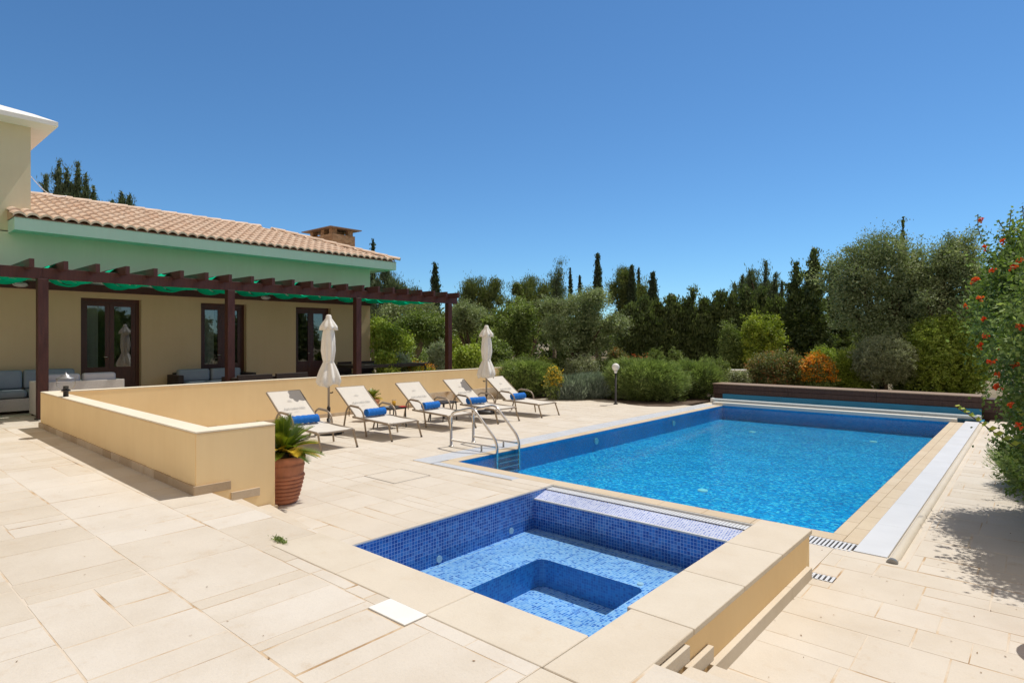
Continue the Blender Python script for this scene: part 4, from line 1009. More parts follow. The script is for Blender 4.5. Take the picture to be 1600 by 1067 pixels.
pt = empty('cycad', (px2, py2, .43), label='small green cycad in the plain pot by the wall', cat='plant'); palm(pt, .04, 34, .27, 8, wide=.04)

pot('terracotta_pot', .17, 4.86, [(.13, 0), (.14, .01), (.20, .52), (.215, .525), (.22, .58), (.205, .585), (.18, .58), (.175, .50)], 'terracotta pot just past the right edge, its oval shadow on the paving', .55, .178)
# ------------------------------------------------------------------ garden lamp, bench slab
gx, gy, _ = at(962, 16.75)
t = empty('lamp_post', (gx, gy, .0), label='short black post lamp with white globe by the rosemary', cat='lamp')
MB().lathe([(.06, 0), (.06, .02), (.028, .04), (.026, .86)], 16).build('post', 'dark_metal', t)
MB().lathe([(.03, .86), (.045, .90), (.05, .93)], 16).build('collar', 'white_paint', t)
prof = [(.05+0, .93)]+[(.105*math.sin(R(a)), 1.03-.105*math.cos(R(a))) for a in range(30, 181, 15)]; prof[-1] = (.001, prof[-1][1])
MB().lathe(prof[1:], 24).build('globe', 'slab_white', t)
bx = at(1135, 22.); t = empty('stone_bench', (bx[0], bx[1], 0), rz=YAW-.1, label='long white slab bench behind the rosemary hedge', cat='bench')
MB().box((-.95, -.2, .62), (.95, .2, .70), bev=.01).build('seat', 'slab_white', t)
for s in (-.7, .7): MB().box((s-.08, -.15, 0), (s+.08, .15, .62), bev=.01).build('leg', 'slab_white', t)

# ------------------------------------------------------------------ terrace furniture
def cushion(mb, a, b): mb.box(a, b, bev=min(.06, (b[2]-a[2])*.4, (b[0]-a[0])*.4)); return mb
t = empty('sofa', (-15.28, 2.5, U), label='white rattan sofa with grey blue cushions against the house wall', cat='sofa')
inworld(MB().box((-15.70, 1.75, U+.06), (-15.0, 3.75, U+.30), bev=.01).box((-15.72, 1.75, U+.3), (-15.62, 3.75, U+.64), bev=.01).build('base', 'white_rattan'), t)
inworld(cushion(cushion(MB(), (-15.60, 1.88, U+.31), (-14.99, 2.74, U+.46)), (-15.60, 2.76, U+.31), (-14.99, 3.62, U+.46)).build('seat_cushion', 'blue_cushion'), t)
inworld(cushion(cushion(MB(), (-15.60, 1.88, U+.46), (-15.42, 2.74, U+.84)), (-15.60, 2.76, U+.46), (-15.42, 3.62, U+.84)).build('back_cushion', 'blue_cushion'), t)
for y in (1.63, 3.64): inworld(MB().box((-15.70, y, U+.03), (-14.98, y+.12, U+.60), bev=.01).build('arm', 'white_rattan'), t)
t = empty('sofa', (-14.3, 3.4, U), label='white rattan sofa seen from behind with two pale cushions', cat='sofa')
inworld(MB().box((-14.62, 2.72, U+.05), (-13.98, 4.10, U+.32), bev=.01).build('base', 'white_rattan'), t)
inworld(MB().box((-14.0, 2.72, U+.04), (-13.93, 4.10, U+.66), bev=.01).build('back_panel', 'white_rattan'), t)
for y in (2.70, 4.0): inworld(MB().box((-14.64, y, U+.04), (-14.005, y+.10, U+.655), bev=.01).build('arm', 'white_rattan'), t)
inworld(cushion(MB(), (-14.62, 2.82, U+.32), (-14.08, 3.98, U+.45)).build('seat_cushion', 'pale_cushion'), t)
for a, b in ((2.80, 3.38), (3.42, 3.98)): inworld(cushion(MB(), (-14.18, a, U+.44), (-14.005, b, U+.80)).build('back_cushion', 'pale_cushion'), t)
for x in (-14.6, -13.99):
    for y in (2.75, 4.05): inworld(MB().box((x-.02, y-.02, U), (x+.02, y+.02, U+.06)).build('foot', 'dark_metal'), t)
t = empty('armchair', (-15.0, 1.9, U), label='white rattan armchair cut by the left edge of the photo', cat='armchair')
inworld(MB().box((-15.0, 1.2, U+.05), (-14.45, 2.0, U+.32), bev=.01).build('base', 'white_rattan'), t)
for y in (1.1, 2.0): inworld(MB().box((-15.05, y, U+.05), (-14.42, y+.11, U+.62), bev=.01).build('arm', 'white_rattan'), t)
inworld(MB().box((-15.12, 1.1, U+.05), (-15.05, 2.11, U+.64), bev=.01).build('back', 'white_rattan'), t)
inworld(cushion(MB(), (-15.02, 1.23, U+.32), (-14.45, 1.98, U+.46)).build('seat_cushion', 'pale_cushion'), t)
# dark set by the middle door
t = empty('sofa', (-15.2, 6.4, U), label='dark rattan sofa with blue cushions by the middle door', cat='sofa')
inworld(MB().box((-15.55, 5.6, U+.05), (-14.95, 7.2, U+.32), bev=.01).build('base', 'dark_rattan'), t)
inworld(MB().box((-15.62, 5.6, U+.05), (-15.55, 7.2, U+.66), bev=.01).build('back', 'dark_rattan'), t)
for y in (5.48, 7.2): inworld(MB().box((-15.6, y, U+.05), (-14.92, y+.12, U+.62), bev=.01).build('arm', 'dark_rattan'), t)
inworld(cushion(MB(), (-15.53, 5.65, U+.32), (-14.95, 7.15, U+.45)).build('seat_cushion', 'blue_cushion'), t)
inworld(cushion(cushion(MB(), (-15.54, 5.65, U+.45), (-15.38, 6.38, U+.74)), (-15.54, 6.42, U+.45), (-15.38, 7.15, U+.74)).build('back_cushion', 'blue_cushion'), t)
def dark_chair(x, y, label):
    t = empty('armchair', (x, y, U), label=label, cat='armchair', group='dark rattan armchairs with their backs to the pool')
    MB().box((-.35, -.36, .05), (.30, .36, .32), bev=.01).build('base', 'dark_rattan', t); MB().box((.30, -.40, .04), (.37, .40, .66), bev=.01).build('back', 'dark_rattan', t)
    for s in (-1, 1): MB().box((-.36, s*.40-.05, .05), (.298, s*.40+.05, .60), bev=.01).build('arm', 'dark_rattan', t)
    cushion(MB(), (-.34, -.34, .32), (.28, .34, .45)).build('seat_cushion', 'blue_cushion', t)
dark_chair(-13.75, 6.55, 'dark rattan armchair left of the second pergola post'); dark_chair(-13.75, 7.45, 'dark rattan armchair right of the second pergola post')
t = empty('coffee_table', (-14.5, 6.9, U), label='low dark rattan coffee table between the dark seats', cat='coffee table')
MB().box((-.22, -.45, .05), (.22, .45, .38), bev=.01).build('base', 'dark_rattan', t); MB().box((-.24, -.47, .382), (.24, .47, .40), bev=.004).build('table_top', 'dark_metal', t)
# dining table and chairs at the far end
t = empty('dining_table', (-14.45, 10.9, U), label='long black dining table at the far end of the pergola', cat='table')
MB().box((-.5, -1.35, .725), (.5, 1.35, .75), bev=.005).build('table_top', 'dark_metal', t); MB().box((-.42, -1.25, .66), (.42, 1.25, .725)).build('apron', 'dark_metal', t)
for sx in (-.42, .42):
    for sy in (-1.25, 1.25): MB().box((sx-.02, sy-.02, 0), (sx+.02, sy+.02, .66)).build('leg', 'dark_metal', t)
def dchair(x, y, rz, label):
    t = empty('dining_chair', (x, y, U), rz=rz, label=label, cat='chair', group='dark dining chairs around the black table')
    MB().box((-.22, -.24, .40), (.22, .24, .45), bev=.01).build('seat', 'dark_rattan', t); MB().box((.19, -.23, .45), (.235, .23, .80), bev=.01).build('backrest', 'dark_rattan', t)
    for sx in (-.19, .19):
        for sy in (-.20, .20): MB().box((sx-.015, sy-.015, 0), (sx+.015, sy+.015, .40)).build('leg', 'dark_metal', t)
dchair(-15.15, 10.2, math.pi, 'dark dining chair on the house side, left end of the table'); dchair(-15.15, 11.0, math.pi, 'dark dining chair on the house side, middle of the table')
dchair(-15.15, 11.8, math.pi, 'dark dining chair on the house side, right end of the table')

# ------------------------------------------------------------------ vegetation
RS = np.random.default_rng(11)
def leaf_mesh(name, P, D, Nn, ln, wd, tint, m, parent=None):
    """P centres, D leaf directions, Nn facing; each leaf a four-cornered diamond"""
    D = D/np.linalg.norm(D, axis=1, keepdims=True); S = np.cross(D, Nn); S /= (np.linalg.norm(S, axis=1, keepdims=True)+1e-9)
    n = len(P); L_ = ln[:, None]; W_ = wd[:, None]
    V = np.stack([P-D*L_*.5, P+S*W_*.5-D*L_*.05, P+D*L_*.5, P-S*W_*.5-D*L_*.05], 1).reshape(-1, 3)
    me = bpy.data.meshes.new(name); me.vertices.add(4*n); me.vertices.foreach_set('co', V.astype(np.float32).ravel())
    me.loops.add(4*n); me.loops.foreach_set('vertex_index', np.arange(4*n, dtype=np.int32))
    me.polygons.add(n); me.polygons.foreach_set('loop_start', np.arange(0, 4*n, 4, dtype=np.int32)); me.polygons.foreach_set('loop_total', np.full(n, 4, np.int32))
    a = me.attributes.new('tint', 'FLOAT', 'FACE'); a.data.foreach_set('value', np.clip(tint, 0, 1).astype(np.float32))
    me.materials.append(M[m]); me.update(calc_edges=True); return link(name, me, parent)
def unit(n):
    v = RS.normal(size=(n, 3)); return v/np.linalg.norm(v, axis=1, keepdims=True)
def crown_points(blobs, n, clump=.22, per=40, shell=.55, bottom=None):
    """leaf positions in clumps spread over the blobs' outer shells; blob = (x,y,z,rx,ry,rz)"""
    B_ = np.array(blobs, float); wts = (B_[:, 3]*B_[:, 5]+B_[:, 4]*B_[:, 5]+B_[:, 3]*B_[:, 4]); wts /= wts.sum()
    nc = max(6, n//per); bi = RS.choice(len(B_), nc, p=wts); u = unit(nc); u[:, 2] = np.where(RS.random(nc) < .35, np.abs(u[:, 2]), u[:, 2])
    rad = (shell+(1-shell)*RS.random(nc)**.6)*(1+.10*RS.normal(size=nc)); C = B_[bi, :3]+u*rad[:, None]*B_[bi, 3:]
    inside = np.zeros(nc)
    for b in B_: d = (((C-b[:3])/b[3:])**2).sum(1); inside += (d < .45)
    C = C[inside < 1.5]; nc = len(C); ct = RS.random(nc); outn = (C-B_[:, :3].mean(0))
    k = RS.integers(0, nc, n); cs = clump*(.6+.8*RS.random(nc))
    P = C[k]+RS.normal(size=(n, 3))*cs[k][:, None]*np.array([.55, .55, .45]); O = outn[k]/(np.linalg.norm(outn[k], axis=1, keepdims=True)+1e-9)
    if bottom is not None: keep = P[:, 2] > bottom; P, O, k = P[keep], O[keep], k[keep]
    return P, O, ct[k]
def trunk(parent, base, tips, r0, m='bark', bend=.15):
    mb = MB(); b = Vector(base); mid = Vector((base[0]+RS.normal()*bend*.4, base[1]+RS.normal()*bend*.4, base[2]+.35*(min(t[2] for t in tips)-base[2])))
    mb.tube([b-Vector((0, 0, .1)), b+Vector((0, 0, .08)), mid], r0, 10, rr=[r0*1.35, r0*1.05, r0*.85])
    for tp in tips:
        tp = Vector(tp); q = mid.lerp(tp, .5)+Vector((RS.normal()*bend, RS.normal()*bend, .05)); pts = arc(mid, q, tp, 6); mb.tube(pts, r0, 8, rr=[r0*.75*(1-i/7.5) for i in range(7)])
    return mb.build('trunk', m, parent)
def plant(name, px, t, blobs, n, leaf, m, label, cat, group=None, z0=0, ln=.06, wd=.03, mode='broad', trunk_r=0, tips=None, tm='bark', clump=.22, per=40, shell=.55, tmin=0, spikes=0, core=.45):
    n = int(n*1.35)
    """blobs relative to the foot of the plant: x across the view, y away, z up"""
    X, Y, _ = at(px, t); th = math.atan2((px-800)/945, 1)
    rx_, ry_ = math.cos(YAW), math.sin(YAW)
    def rel(b): return (b[0]*rx_-b[1]*ry_, b[0]*ry_+b[1]*rx_, b[2])
    o = empty(name, (X, Y, z0), label=label, cat=cat, group=group)
    B2 = [(*rel(b), b[3], b[4], b[5]) for b in blobs]
    P, O, ct = crown_points(B2, n, clump, per, shell, bottom=tmin); n = len(P)
    if mode == 'broad': D = unit(n)+O*.6+np.array([0, 0, .1]); Nn = unit(n)+O*.5+np.array([0, 0, .4])
    elif mode == 'up': D = unit(n)*.45+O*.35+np.array([0, 0, 1.]); Nn = unit(n)
    elif mode == 'out': D = unit(n)*.5+O*1.0+np.array([0, 0, .45]); Nn = unit(n)
    else: D = unit(n)*.5+O*.6-np.array([0, 0, .7]); Nn = unit(n)
    ti = .55*ct+.45*RS.random(n)
    la = ln*(.6+.8*RS.random(n)); wa = wd*(.6+.8*RS.random(n))
    nk = int(n*core)
    if nk:      # inner leaves that close the crown
        Bq = np.array(B2); wt = Bq[:, 3]*Bq[:, 5]; b = RS.choice(len(Bq), nk, p=wt/wt.sum()); Pc = Bq[b, :3]+unit(nk)*(.78*RS.random((nk, 1))**.45)*Bq[b, 3:]
        kp = Pc[:, 2] > tmin; Pc = Pc[kp]; nk = len(Pc)
        P = np.concatenate([P, Pc]); D = np.concatenate([D, unit(nk)]); Nn = np.concatenate([Nn, unit(nk)]); la = np.concatenate([la, np.full(nk, max(ln*1.6, .09))]); wa = np.concatenate([wa, np.full(nk, max(wd*2.4, .05))]); ti = np.concatenate([ti, RS.random(nk)])
    leaf_mesh('foliage', P, D, Nn, la, wa, ti, m, o)
    if trunk_r:
        if tips is None: tips = [(b[0]*.9, b[1]*.9, b[2]+b[5]*.2) for b in B2[:7]]
        else: tips = [rel((*q[:2], q[2])) for q in tips]
        trunk(o, (0, 0, 0), tips, trunk_r, tm)
    return o
def lumps(w, h, z, k, seed, ry=None, top=.75):
    """a crown of k lobes filling width w, height h from z up"""
    r_ = random.Random(seed); out = []
    for i in range(k):
        u = r_.uniform(-1, 1); v = r_.uniform(0, 1); s = r_.uniform(.26, .42) if k < 13 else (r_.uniform(.15, .30) if k < 30 else r_.uniform(.20, .34)); lim = math.sqrt(max(0, 1-(2*v-1)**2*.8))
        out.append((u*lim*(w/2-s*w*.42), r_.uniform(-.5, .5)*(ry or w*.55), z+h*(.18+.66*v), s*w*.5, s*w*.5, s*h*.52))
    out.append((0, 0, z+h*.5, w*.36, w*.34, h*.40) if k < 13 else (0, 0, z+h*.5, w*.30, w*.28, h*.34) if k < 30 else (0, 0, z+h*.52, w*.40, w*.34, h*.42)); return out
def cone(w, h, z, k, seed, lean=0, pw=.9):
    r_ = random.Random(seed); out = []
    for i in range(k):
        u = (i+.5)/k; rr = w/2*(1-u)**pw*(1 if u > .12 else .85); a = r_.uniform(0, 6.28)
        out.append((math.cos(a)*rr*.25+lean*u, math.sin(a)*rr*.25, z+h*u, rr*.9+.03, rr*.9+.03, h/k*.95))
    return out
def mound(w, h, k, seed, d=None):
    r_ = random.Random(seed); d = d or w*.7; out = [(0, 0, h*.42, w*.42, d*.42, h*.52)]
    for i in range(k):
        a = 2*math.pi*i/k+r_.uniform(-.3, .3); s = r_.uniform(.26, .36); out.append((math.cos(a)*w*.27, math.sin(a)*d*.27, h*r_.uniform(.36, .56), s*w*.62, s*d*.75, h*r_.uniform(.36, .46)))
    return out

# olive and broadleaf trees
def tree(px, t, top, wpx, bot, k, seed, m, label, n=9000, ln=.07, wd=.03, r=.10, z0=0, name='tree', cat='tree', group=None, **kw):
    kw.setdefault('core', .28)
    h = zof(top, t)-zof(bot, t); z = zof(bot, t)-z0
    return plant(name, px, t, lumps(wid(wpx, t), h, z, k, seed), n, None, m, label, cat, group, z0=z0, ln=ln, wd=wd, trunk_r=r, **kw)
tree(903, 21.5, 448, 164, 562, 28, 3, 'olive_leaf', 'wide grey green olive tree with a dark trunk behind the lavender', n=22000, ln=.085, wd=.028, r=.11, name='olive_tree', clump=.20, per=70)
tree(797, 22.5, 460, 100, 575, 20, 4, 'mid_leaf', 'glossy citrus tree left of the grey olive', n=12000, ln=.09, wd=.05, r=.08, name='citrus_tree')
tree(735, 26, 466, 84, 535, 8, 14, 'olive_leaf', 'pale olive tree behind the last pergola post', n=8000, ln=.08, wd=.035, r=.10, name='olive_tree')
tree(1374, 19.5, 358, 184, 560, 34, 6, 'olive_leaf', 'large dense olive tree, left one of the touching pair on the right', n=26000, ln=.085, wd=.028, r=.16, name='olive_tree', clump=.27, per=110)
tree(1478, 19.0, 362, 168, 560, 32, 7, 'olive_leaf', 'large dense olive tree, right one of the touching pair beside the vine', n=24000, ln=.085, wd=.028, r=.16, name='olive_tree', clump=.27, per=110)
# pines
def pine(px, t, top, wpx, bot, k, seed, label, m='pine_leaf', n=9000, group='pine trees beyond the garden', **kw):
    z0 = kw.pop('z0', 0); bot = bot+35; k = k+5; wpx *= 1.22; h = zof(top, t)-zof(bot, t)
    return plant('pine_tree', px, t, lumps(wid(wpx, t), h, zof(bot, t)-z0, k, seed), n, None, m, label, 'pine tree', group, z0=z0, ln=kw.pop('ln', .16), wd=kw.pop('wd', .028), mode='up', trunk_r=.14, clump=kw.pop('clump', .30), per=45, **kw)
pine(752, 33, 414, 74, 520, 12, 21, 'round dense pine behind the farther parasol', n=13000)
pine(826, 35, 422, 66, 500, 10, 22, 'low broad pine just right of the round dense pine', n=9000)
pine(866, 38, 410, 34, 490, 7, 23, 'slim wispy blue green pine left of the tallest garden cypress', 'blue_pine_leaf', n=3600)
pine(977, 38, 412, 56, 490, 9, 24, 'mixed green pine right of the tallest garden cypress', n=8000)
pine(1003, 39, 428, 34, 490, 6, 29, 'small pine tucked between the two short cypresses', n=4000)
pine(608, 31, 400, 56, 500, 9, 25, 'loose pine showing under the villa eave corner', 'blue_pine_leaf', n=6500)
pine(650, 34, 430, 34, 510, 6, 26, 'thin blue green pine left of the cypress by the pergola', 'blue_pine_leaf', n=2600)
pine(1185, 30, 412, 74, 520, 10, 27, 'feathery upright pine above the middle of the dark hedge', 'blue_pine_leaf', n=9000, clump=.22)
def spiky(px, t, spires, bot, label, m, n):
    B = []
    for x, y, w_ in spires: B += cone(wid(w_, t), zof(y, t)-zof(bot, t), zof(bot, t), 9, int(x)); B[-9:] = [(b[0]+wid(x-px, t), b[1], *b[2:]) for b in B[-9:]]
    plant('pine_tree', px, t, B, n, None, m, label, 'pine tree', 'pine trees beyond the garden', ln=.17, wd=.03, mode='up', trunk_r=.14, clump=.20, per=26, shell=.3, tips=[(wid(x-px, t), 0, zof(y, t)-.3) for x, y, w_ in spires])
spiky(106, 29, [(72, 275, 22), (92, 254, 30), (104, 262, 30), (122, 256, 26), (134, 272, 22), (146, 292, 24), (112, 285, 60)], 350, 'many tipped pine rising behind the roof beside the tower', 'blue_pine_leaf', 9000)
spiky(189, 31, [(176, 312, 16), (190, 300, 20), (202, 306, 16)], 345, 'small pine tips just above the roof ridge', 'blue_pine_leaf', 2200)
spiky(1185, 29, [(1160, 430, 16), (1172, 422, 16), (1197, 410, 16), (1212, 428, 14), (1148, 442, 14), (1222, 440, 14)], 500, 'spiky young pine standing in front of the feathery pine', 'blue_pine_leaf', 5000)
# cypresses
def cyp(px, t, top, wpx, bot, label, seed, n=5000, z0=0):
    h = zof(top, t)-zof(bot, t); k = 12; w_ = wid(wpx, t); r_ = random.Random(seed); B = []
    for i in range(k):
        u = (i+.5)/k; rr = w_/2*min(1, (1-u)**.55*1.15)*(.8 if u < .1 else 1)*r_.uniform(.88, 1.08); B.append((r_.uniform(-.1, .1)*rr, 0, zof(bot, t)+h*u, rr, rr, h/k*.9))
    plant('cypress_tree', px, t, B, n, None, 'cypress_leaf', label, 'cypress', 'slender italian cypresses on the skyline', z0=z0, ln=.14, wd=.05, mode='up', trunk_r=.10, clump=.10, per=18, tips=[(0, 0, zof(bot, t)+h*.5)], shell=.75)
cyp(680, 32, 416, 18, 530, 'dark cypress seen through the right end of the pergola', 1, 7000)
cyp(934, 36, 399, 12, 480, 'tallest slender cypress on the middle skyline', 2, 5000)
cyp(987, 37, 417, 13, 490, 'shorter cypress standing in front of the mixed green pine', 3, 4500)
cyp(1020, 36, 427, 15, 490, 'blunt topped cypress at the left end of the dark hedge', 4, 5000)
cyp(583, 36, 378, 9, 500, 'cypress tip rising just beyond the villa chimney', 5, 4500)
cyp(891, 50, 419, 6, 480, 'far thin cypress tip, left one of the close pair', 6, 1500)
cyp(906, 50, 430, 5, 480, 'far thin cypress tip, right one of the close pair', 7, 1500)
cyp(998, 50, 418, 6, 480, 'far thin cypress tip above the small pine', 8, 1500)
# dark conifer hedge, tree by tree
tops = [(985, 478), (1006, 470), (1030, 474), (1050, 462), (1072, 474), (1082, 452), (1102, 472), (1124, 460), (1145, 462), (1168, 452), (1192, 455), (1218, 468)]
loc_ = ['leftmost', 'second', 'third', 'fourth', 'fifth', 'sixth, spindly', 'seventh', 'eighth', 'ninth', 'tenth', 'eleventh', 'rightmost']
for i, (x, y) in enumerate(tops):
    t = 26+RS.uniform(-.4, .4); h = zof(y, t); w_ = wid(56, t) if i != 5 else wid(16, t)
    B = cone(w_*1.05, h, 0.0, 9, i, pw=.42)
    plant('hedge_conifer', x, t, B, 7000 if i != 5 else 1500, None, 'hedge_leaf', f'dark green hedge conifer, {loc_[i]} tree of the tall hedge row', 'conifer', 'dark conifers forming the tall hedge', ln=.13, wd=.05, mode='up', trunk_r=.07, clump=.17, per=30, tips=[(0, 0, h*.7)])
for i, (x, y, w_, t, lab) in enumerate([(1243, 412, 76, 25, 'dark conical conifer left of the tallest conical one'), (1271, 389, 96, 24.5, 'tallest dark conical conifer left of the big olives'), (1305, 420, 84, 25, 'dark conical conifer touching the big olive crown'), (1411, 343, 40, 30, 'conifer tip poking above the big olive crowns')]):
    h = zof(y, t); B = cone(wid(w_, t), h, 0, 12, 40+i, pw=.75 if i < 3 else 1.0)
    plant('conifer_tree', x, t, B, 9000 if i < 3 else 4500, None, 'hedge_leaf', lab, 'conifer', 'conical conifers on the right', ln=.13, wd=.045, mode='out', trunk_r=.1, clump=.16, per=30, tips=[(0, 0, h*.9)])
# gnarled tree beside the villa
def gnarled(px, t, z0, label, m, stems, B, n, r):
    X, Y, _ = at(px, t); o = empty('gnarled_tree', (X, Y, z0), label=label, cat='tree')
    rel = lambda q: (q[0]*CY-q[1]*SY, q[0]*SY+q[1]*CY, q[2]); mb = MB()
    for st in stems:
        pts = [Vector(rel(q)) for q in st]; fine = []
        for i in range(len(pts)-1):
            for s in range(4): fine.append(pts[i].lerp(pts[i+1], s/4)+Vector((RS.normal()*.012, RS.normal()*.012, 0)))
        fine.append(pts[-1]); mb.tube(fine, r, 10, rr=[r*(1-.65*i/len(fine))*(1+.12*math.sin(i*2.1)) for i in range(len(fine))])
    mb.build('trunk', 'pale_bark', o)
    P, O, ct = crown_points([(*rel(b[:3]), *b[3:]) for b in B], n, .2, 40, .5); k = len(P)
    leaf_mesh('foliage', P, unit(k)+O*.5, unit(k)+O*.4+np.array([0, 0, .4]), .085*(.6+.8*RS.random(k)), .045*(.6+.8*RS.random(k)), .55*ct+.45*RS.random(k), m, o)
gnarled(655, 20.5, .29, 'gnarled tree with two crooked leaning trunks beyond the pergola', 'mid_leaf',
    [[(.15, 0, 0), (.0, 0, .3), (-.2, 0, .62), (-.28, .05, 1.05), (-.5, .1, 1.65)], [(.28, .1, 0), (.30, .1, .4), (.38, .1, .75), (.5, 0, 1.15), (.62, 0, 1.7)], [(-.25, 0, .75), (.0, 0, 1.15), (.1, .1, 1.7)]],
    [(-.45, 0, 1.85, .5, .5, .32), (.0, .1, 2.02, .5, .5, .36), (.5, 0, 1.9, .45, .5, .40), (.1, .2, 1.62, .4, .4, .2), (.78, 0, 1.6, .28, .3, .26)], 12000, .14)
gnarled(604, 19.4, .29, 'bright leafy tree hard against the villa end wall', 'bright_leaf',
    [[(.0, 0, 0), (.06, 0, .4), (-.05, 0, .9), (.1, 0, 1.5)], [(.05, 0, .5), (.3, 0, .9), (.4, 0, 1.4)]],
    [(-.1, 0, 1.55, .45, .5, .45), (.35, 0, 1.35, .42, .4, .40), (.5, .1, 1.0, .3, .3, .3), (.0, 0, 1.0, .35, .35, .3), (-.35, .2, 1.9, .35, .4, .25)], 11000, .09)
tree(640, 25, 462, 110, 540, 9, 31, 'olive_leaf', 'pale tree filling in behind the gnarled trunks', n=9000, ln=.08, wd=.03, z0=.2, name='olive_tree')

# shrubs
SG = 'garden shrubs around the pool deck'
def shrub(px, t, top, wpx, seed, m, label, n=6000, ln=.06, wd=.03, mode='broad', k=6, z0=0, name='shrub', cat='shrub', base=None, **kw):
    h = zof(top, t)-z0; 
    return plant(name, px, t, mound(wid(wpx, t), h, k, seed, kw.pop('d', None)), n, None, m, label, cat, kw.pop('group', SG), z0=z0, ln=ln, wd=wd, mode=mode, clump=kw.pop('clump', .13), per=kw.pop('per', 30), shell=.7, tmin=kw.pop('tmin', 0.0), **kw)
RO = dict(mode='out', ln=.10, wd=.014, name='rosemary_bush', cat='rosemary bush', clump=.09, per=24, group='clipped rosemary bushes')
shrub(818, 19.2, 560, 120, 1, 'rosemary_leaf', 'rounded rosemary bush at the end of the terrace wall', n=26000, **RO)
shrub(1012, 17.9, 557, 146, 2, 'rosemary_leaf', 'largest rosemary bush behind the post lamp', n=42000, **RO)
shrub(1082, 18.6, 560, 104, 3, 'rosemary_leaf', 'rosemary bush touching the left end of the timber box', n=26000, **RO)
shrub(940, 18.6, 588, 66, 4, 'rosemary_leaf', 'low rosemary bush just left of the post lamp', n=12000, **{**RO})
LA = dict(mode='up', ln=.13, wd=.014, name='lavender', cat='lavender', clump=.10, per=20, group='grey lavender clumps')
shrub(890, 18.2, 586, 62, 5, 'lavender_leaf', 'grey lavender clump, left of two under the olive', n=14000, **LA)
shrub(926, 18.4, 582, 66, 6, 'lavender_leaf', 'grey lavender clump, right of two near the post lamp', n=14000, **LA)
shrub(908, 20, 550, 62, 7, 'grey_leaf', 'grey green rounded shrub behind the lavender', n=9000, ln=.05, wd=.02)
shrub(945, 20.6, 556, 46, 8, 'mid_leaf', 'small leafy shrub behind the low rosemary', n=6000)
shrub(735, 19.6, 534, 56, 9, 'bright_leaf', 'bright glossy shrub right of the last pergola post', n=9000, ln=.08, wd=.05)
shrub(772, 20, 524, 56, 10, 'mid_leaf', 'large leafed green shrub behind the farther parasol', n=9000, ln=.08, wd=.05)
shrub(714, 20.4, 548, 22, 11, 'gold_leaf', 'small golden shrub just left of the last pergola post', n=4000, ln=.07, wd=.04)
shrub(846, 21, 556, 40, 12, 'bright_leaf', 'bright green shrub above the left rosemary bush', n=5000, ln=.07, wd=.045)
shrub(820, 21.4, 552, 34, 121, 'mid_leaf', 'green shrub in the shade of the citrus tree', n=4000, ln=.07, wd=.045)
shrub(876, 21.5, 550, 40, 122, 'mid_leaf', 'low green shrub at the foot of the olive trunk', n=4500, ln=.07, wd=.045)
shrub(685, 19.3, 531, 36, 13, 'silver_leaf', 'clipped grey ball shrub by the gravel path', n=9000, ln=.04, wd=.02, name='ball_shrub', z0=.5, clump=.06)
shrub(1025, 24, 541, 30, 14, 'mid_leaf', 'clipped ball shrub, left of the pair before the hedge', n=6000, ln=.04, wd=.025, name='ball_shrub', clump=.06)
shrub(1054, 24, 542, 30, 15, 'mid_leaf', 'clipped ball shrub, right of the pair before the hedge', n=6000, ln=.04, wd=.025, name='ball_shrub', clump=.06)
shrub(966, 23.5, 542, 34, 16, 'rust_leaf', 'brownish shrub behind the post lamp', n=5000)
shrub(1115, 21.5, 556, 52, 17, 'mid_leaf', 'clipped mound beside the white slab bench', n=9000, ln=.04, wd=.025, clump=.07)
shrub(1156, 18.8, 580, 32, 18, 'grey_leaf', 'little pale shrub behind the timber box', n=3500, ln=.05)
shrub(720, 28, 506, 90, 19, 'gold_leaf', 'long golden green hedge behind the grey ball shrub', n=9000, d=1.5)
shrub(770, 27.5, 510, 60, 20, 'gold_leaf', 'golden green hedge piece behind the citrus tree', n=5000, d=1.5)
shrub(648, 22.3, 536, 50, 22, 'rosemary_leaf', 'round green shrub behind the crooked trunks', n=7000, z0=.25, ln=.05)
shrub(622, 18.6, 550, 44, 23, 'silver_leaf', 'low silvery shrub beyond the dining table', n=7000, z0=.28, mode='out', ln=.08, wd=.03)
shrub(603, 17.6, 548, 34, 24, 'bright_leaf', 'bright green plant by the villa corner', n=3500, z0=.28, ln=.08, wd=.05)
shrub(1190, 23, 482, 70, 25, 'gold_leaf', 'tall yellow green shrub in front of the dark hedge', n=12000, k=8, ln=.08, wd=.04)
shrub(1143, 23.5, 500, 44, 26, 'mid_leaf', 'mid green shrub left of the tall yellow green one', n=7000, k=7)
shrub(1212, 18.9, 547, 92, 27, 'rust_leaf', 'wide shrub with reddish tips behind the timber box', n=16000, ln=.055, wd=.03)
shrub(1283, 22, 535, 50, 28, 'bright_leaf', 'fresh green bush before the conical conifers', n=6000)
shrub(1332, 18.6, 538, 70, 29, 'bright_leaf', 'feathery yellow green bush left of the grey topiary', n=11000, mode='out', ln=.12, wd=.035)
shrub(1418, 18.2, 545, 50, 30, 'mid_leaf', 'leafy green bush right of the grey topiary', n=8000, ln=.09, wd=.04)
plant('clipped_shrub', 1475, 17.9, [(-.45, 0, 1.1, .75, .7, 1.15), (.3, 0, 1.15, .8, .7, 1.2), (-.1, .2, 1.55, .75, .6, .85), (.75, .1, 1.0, .6, .6, 1.1)], 44000, None, 'bright_leaf', 'big clipped bright green shrub at the right end of the timber box', 'shrub', SG, ln=.055, wd=.038, clump=.07, per=24, shell=.9, tmin=0)
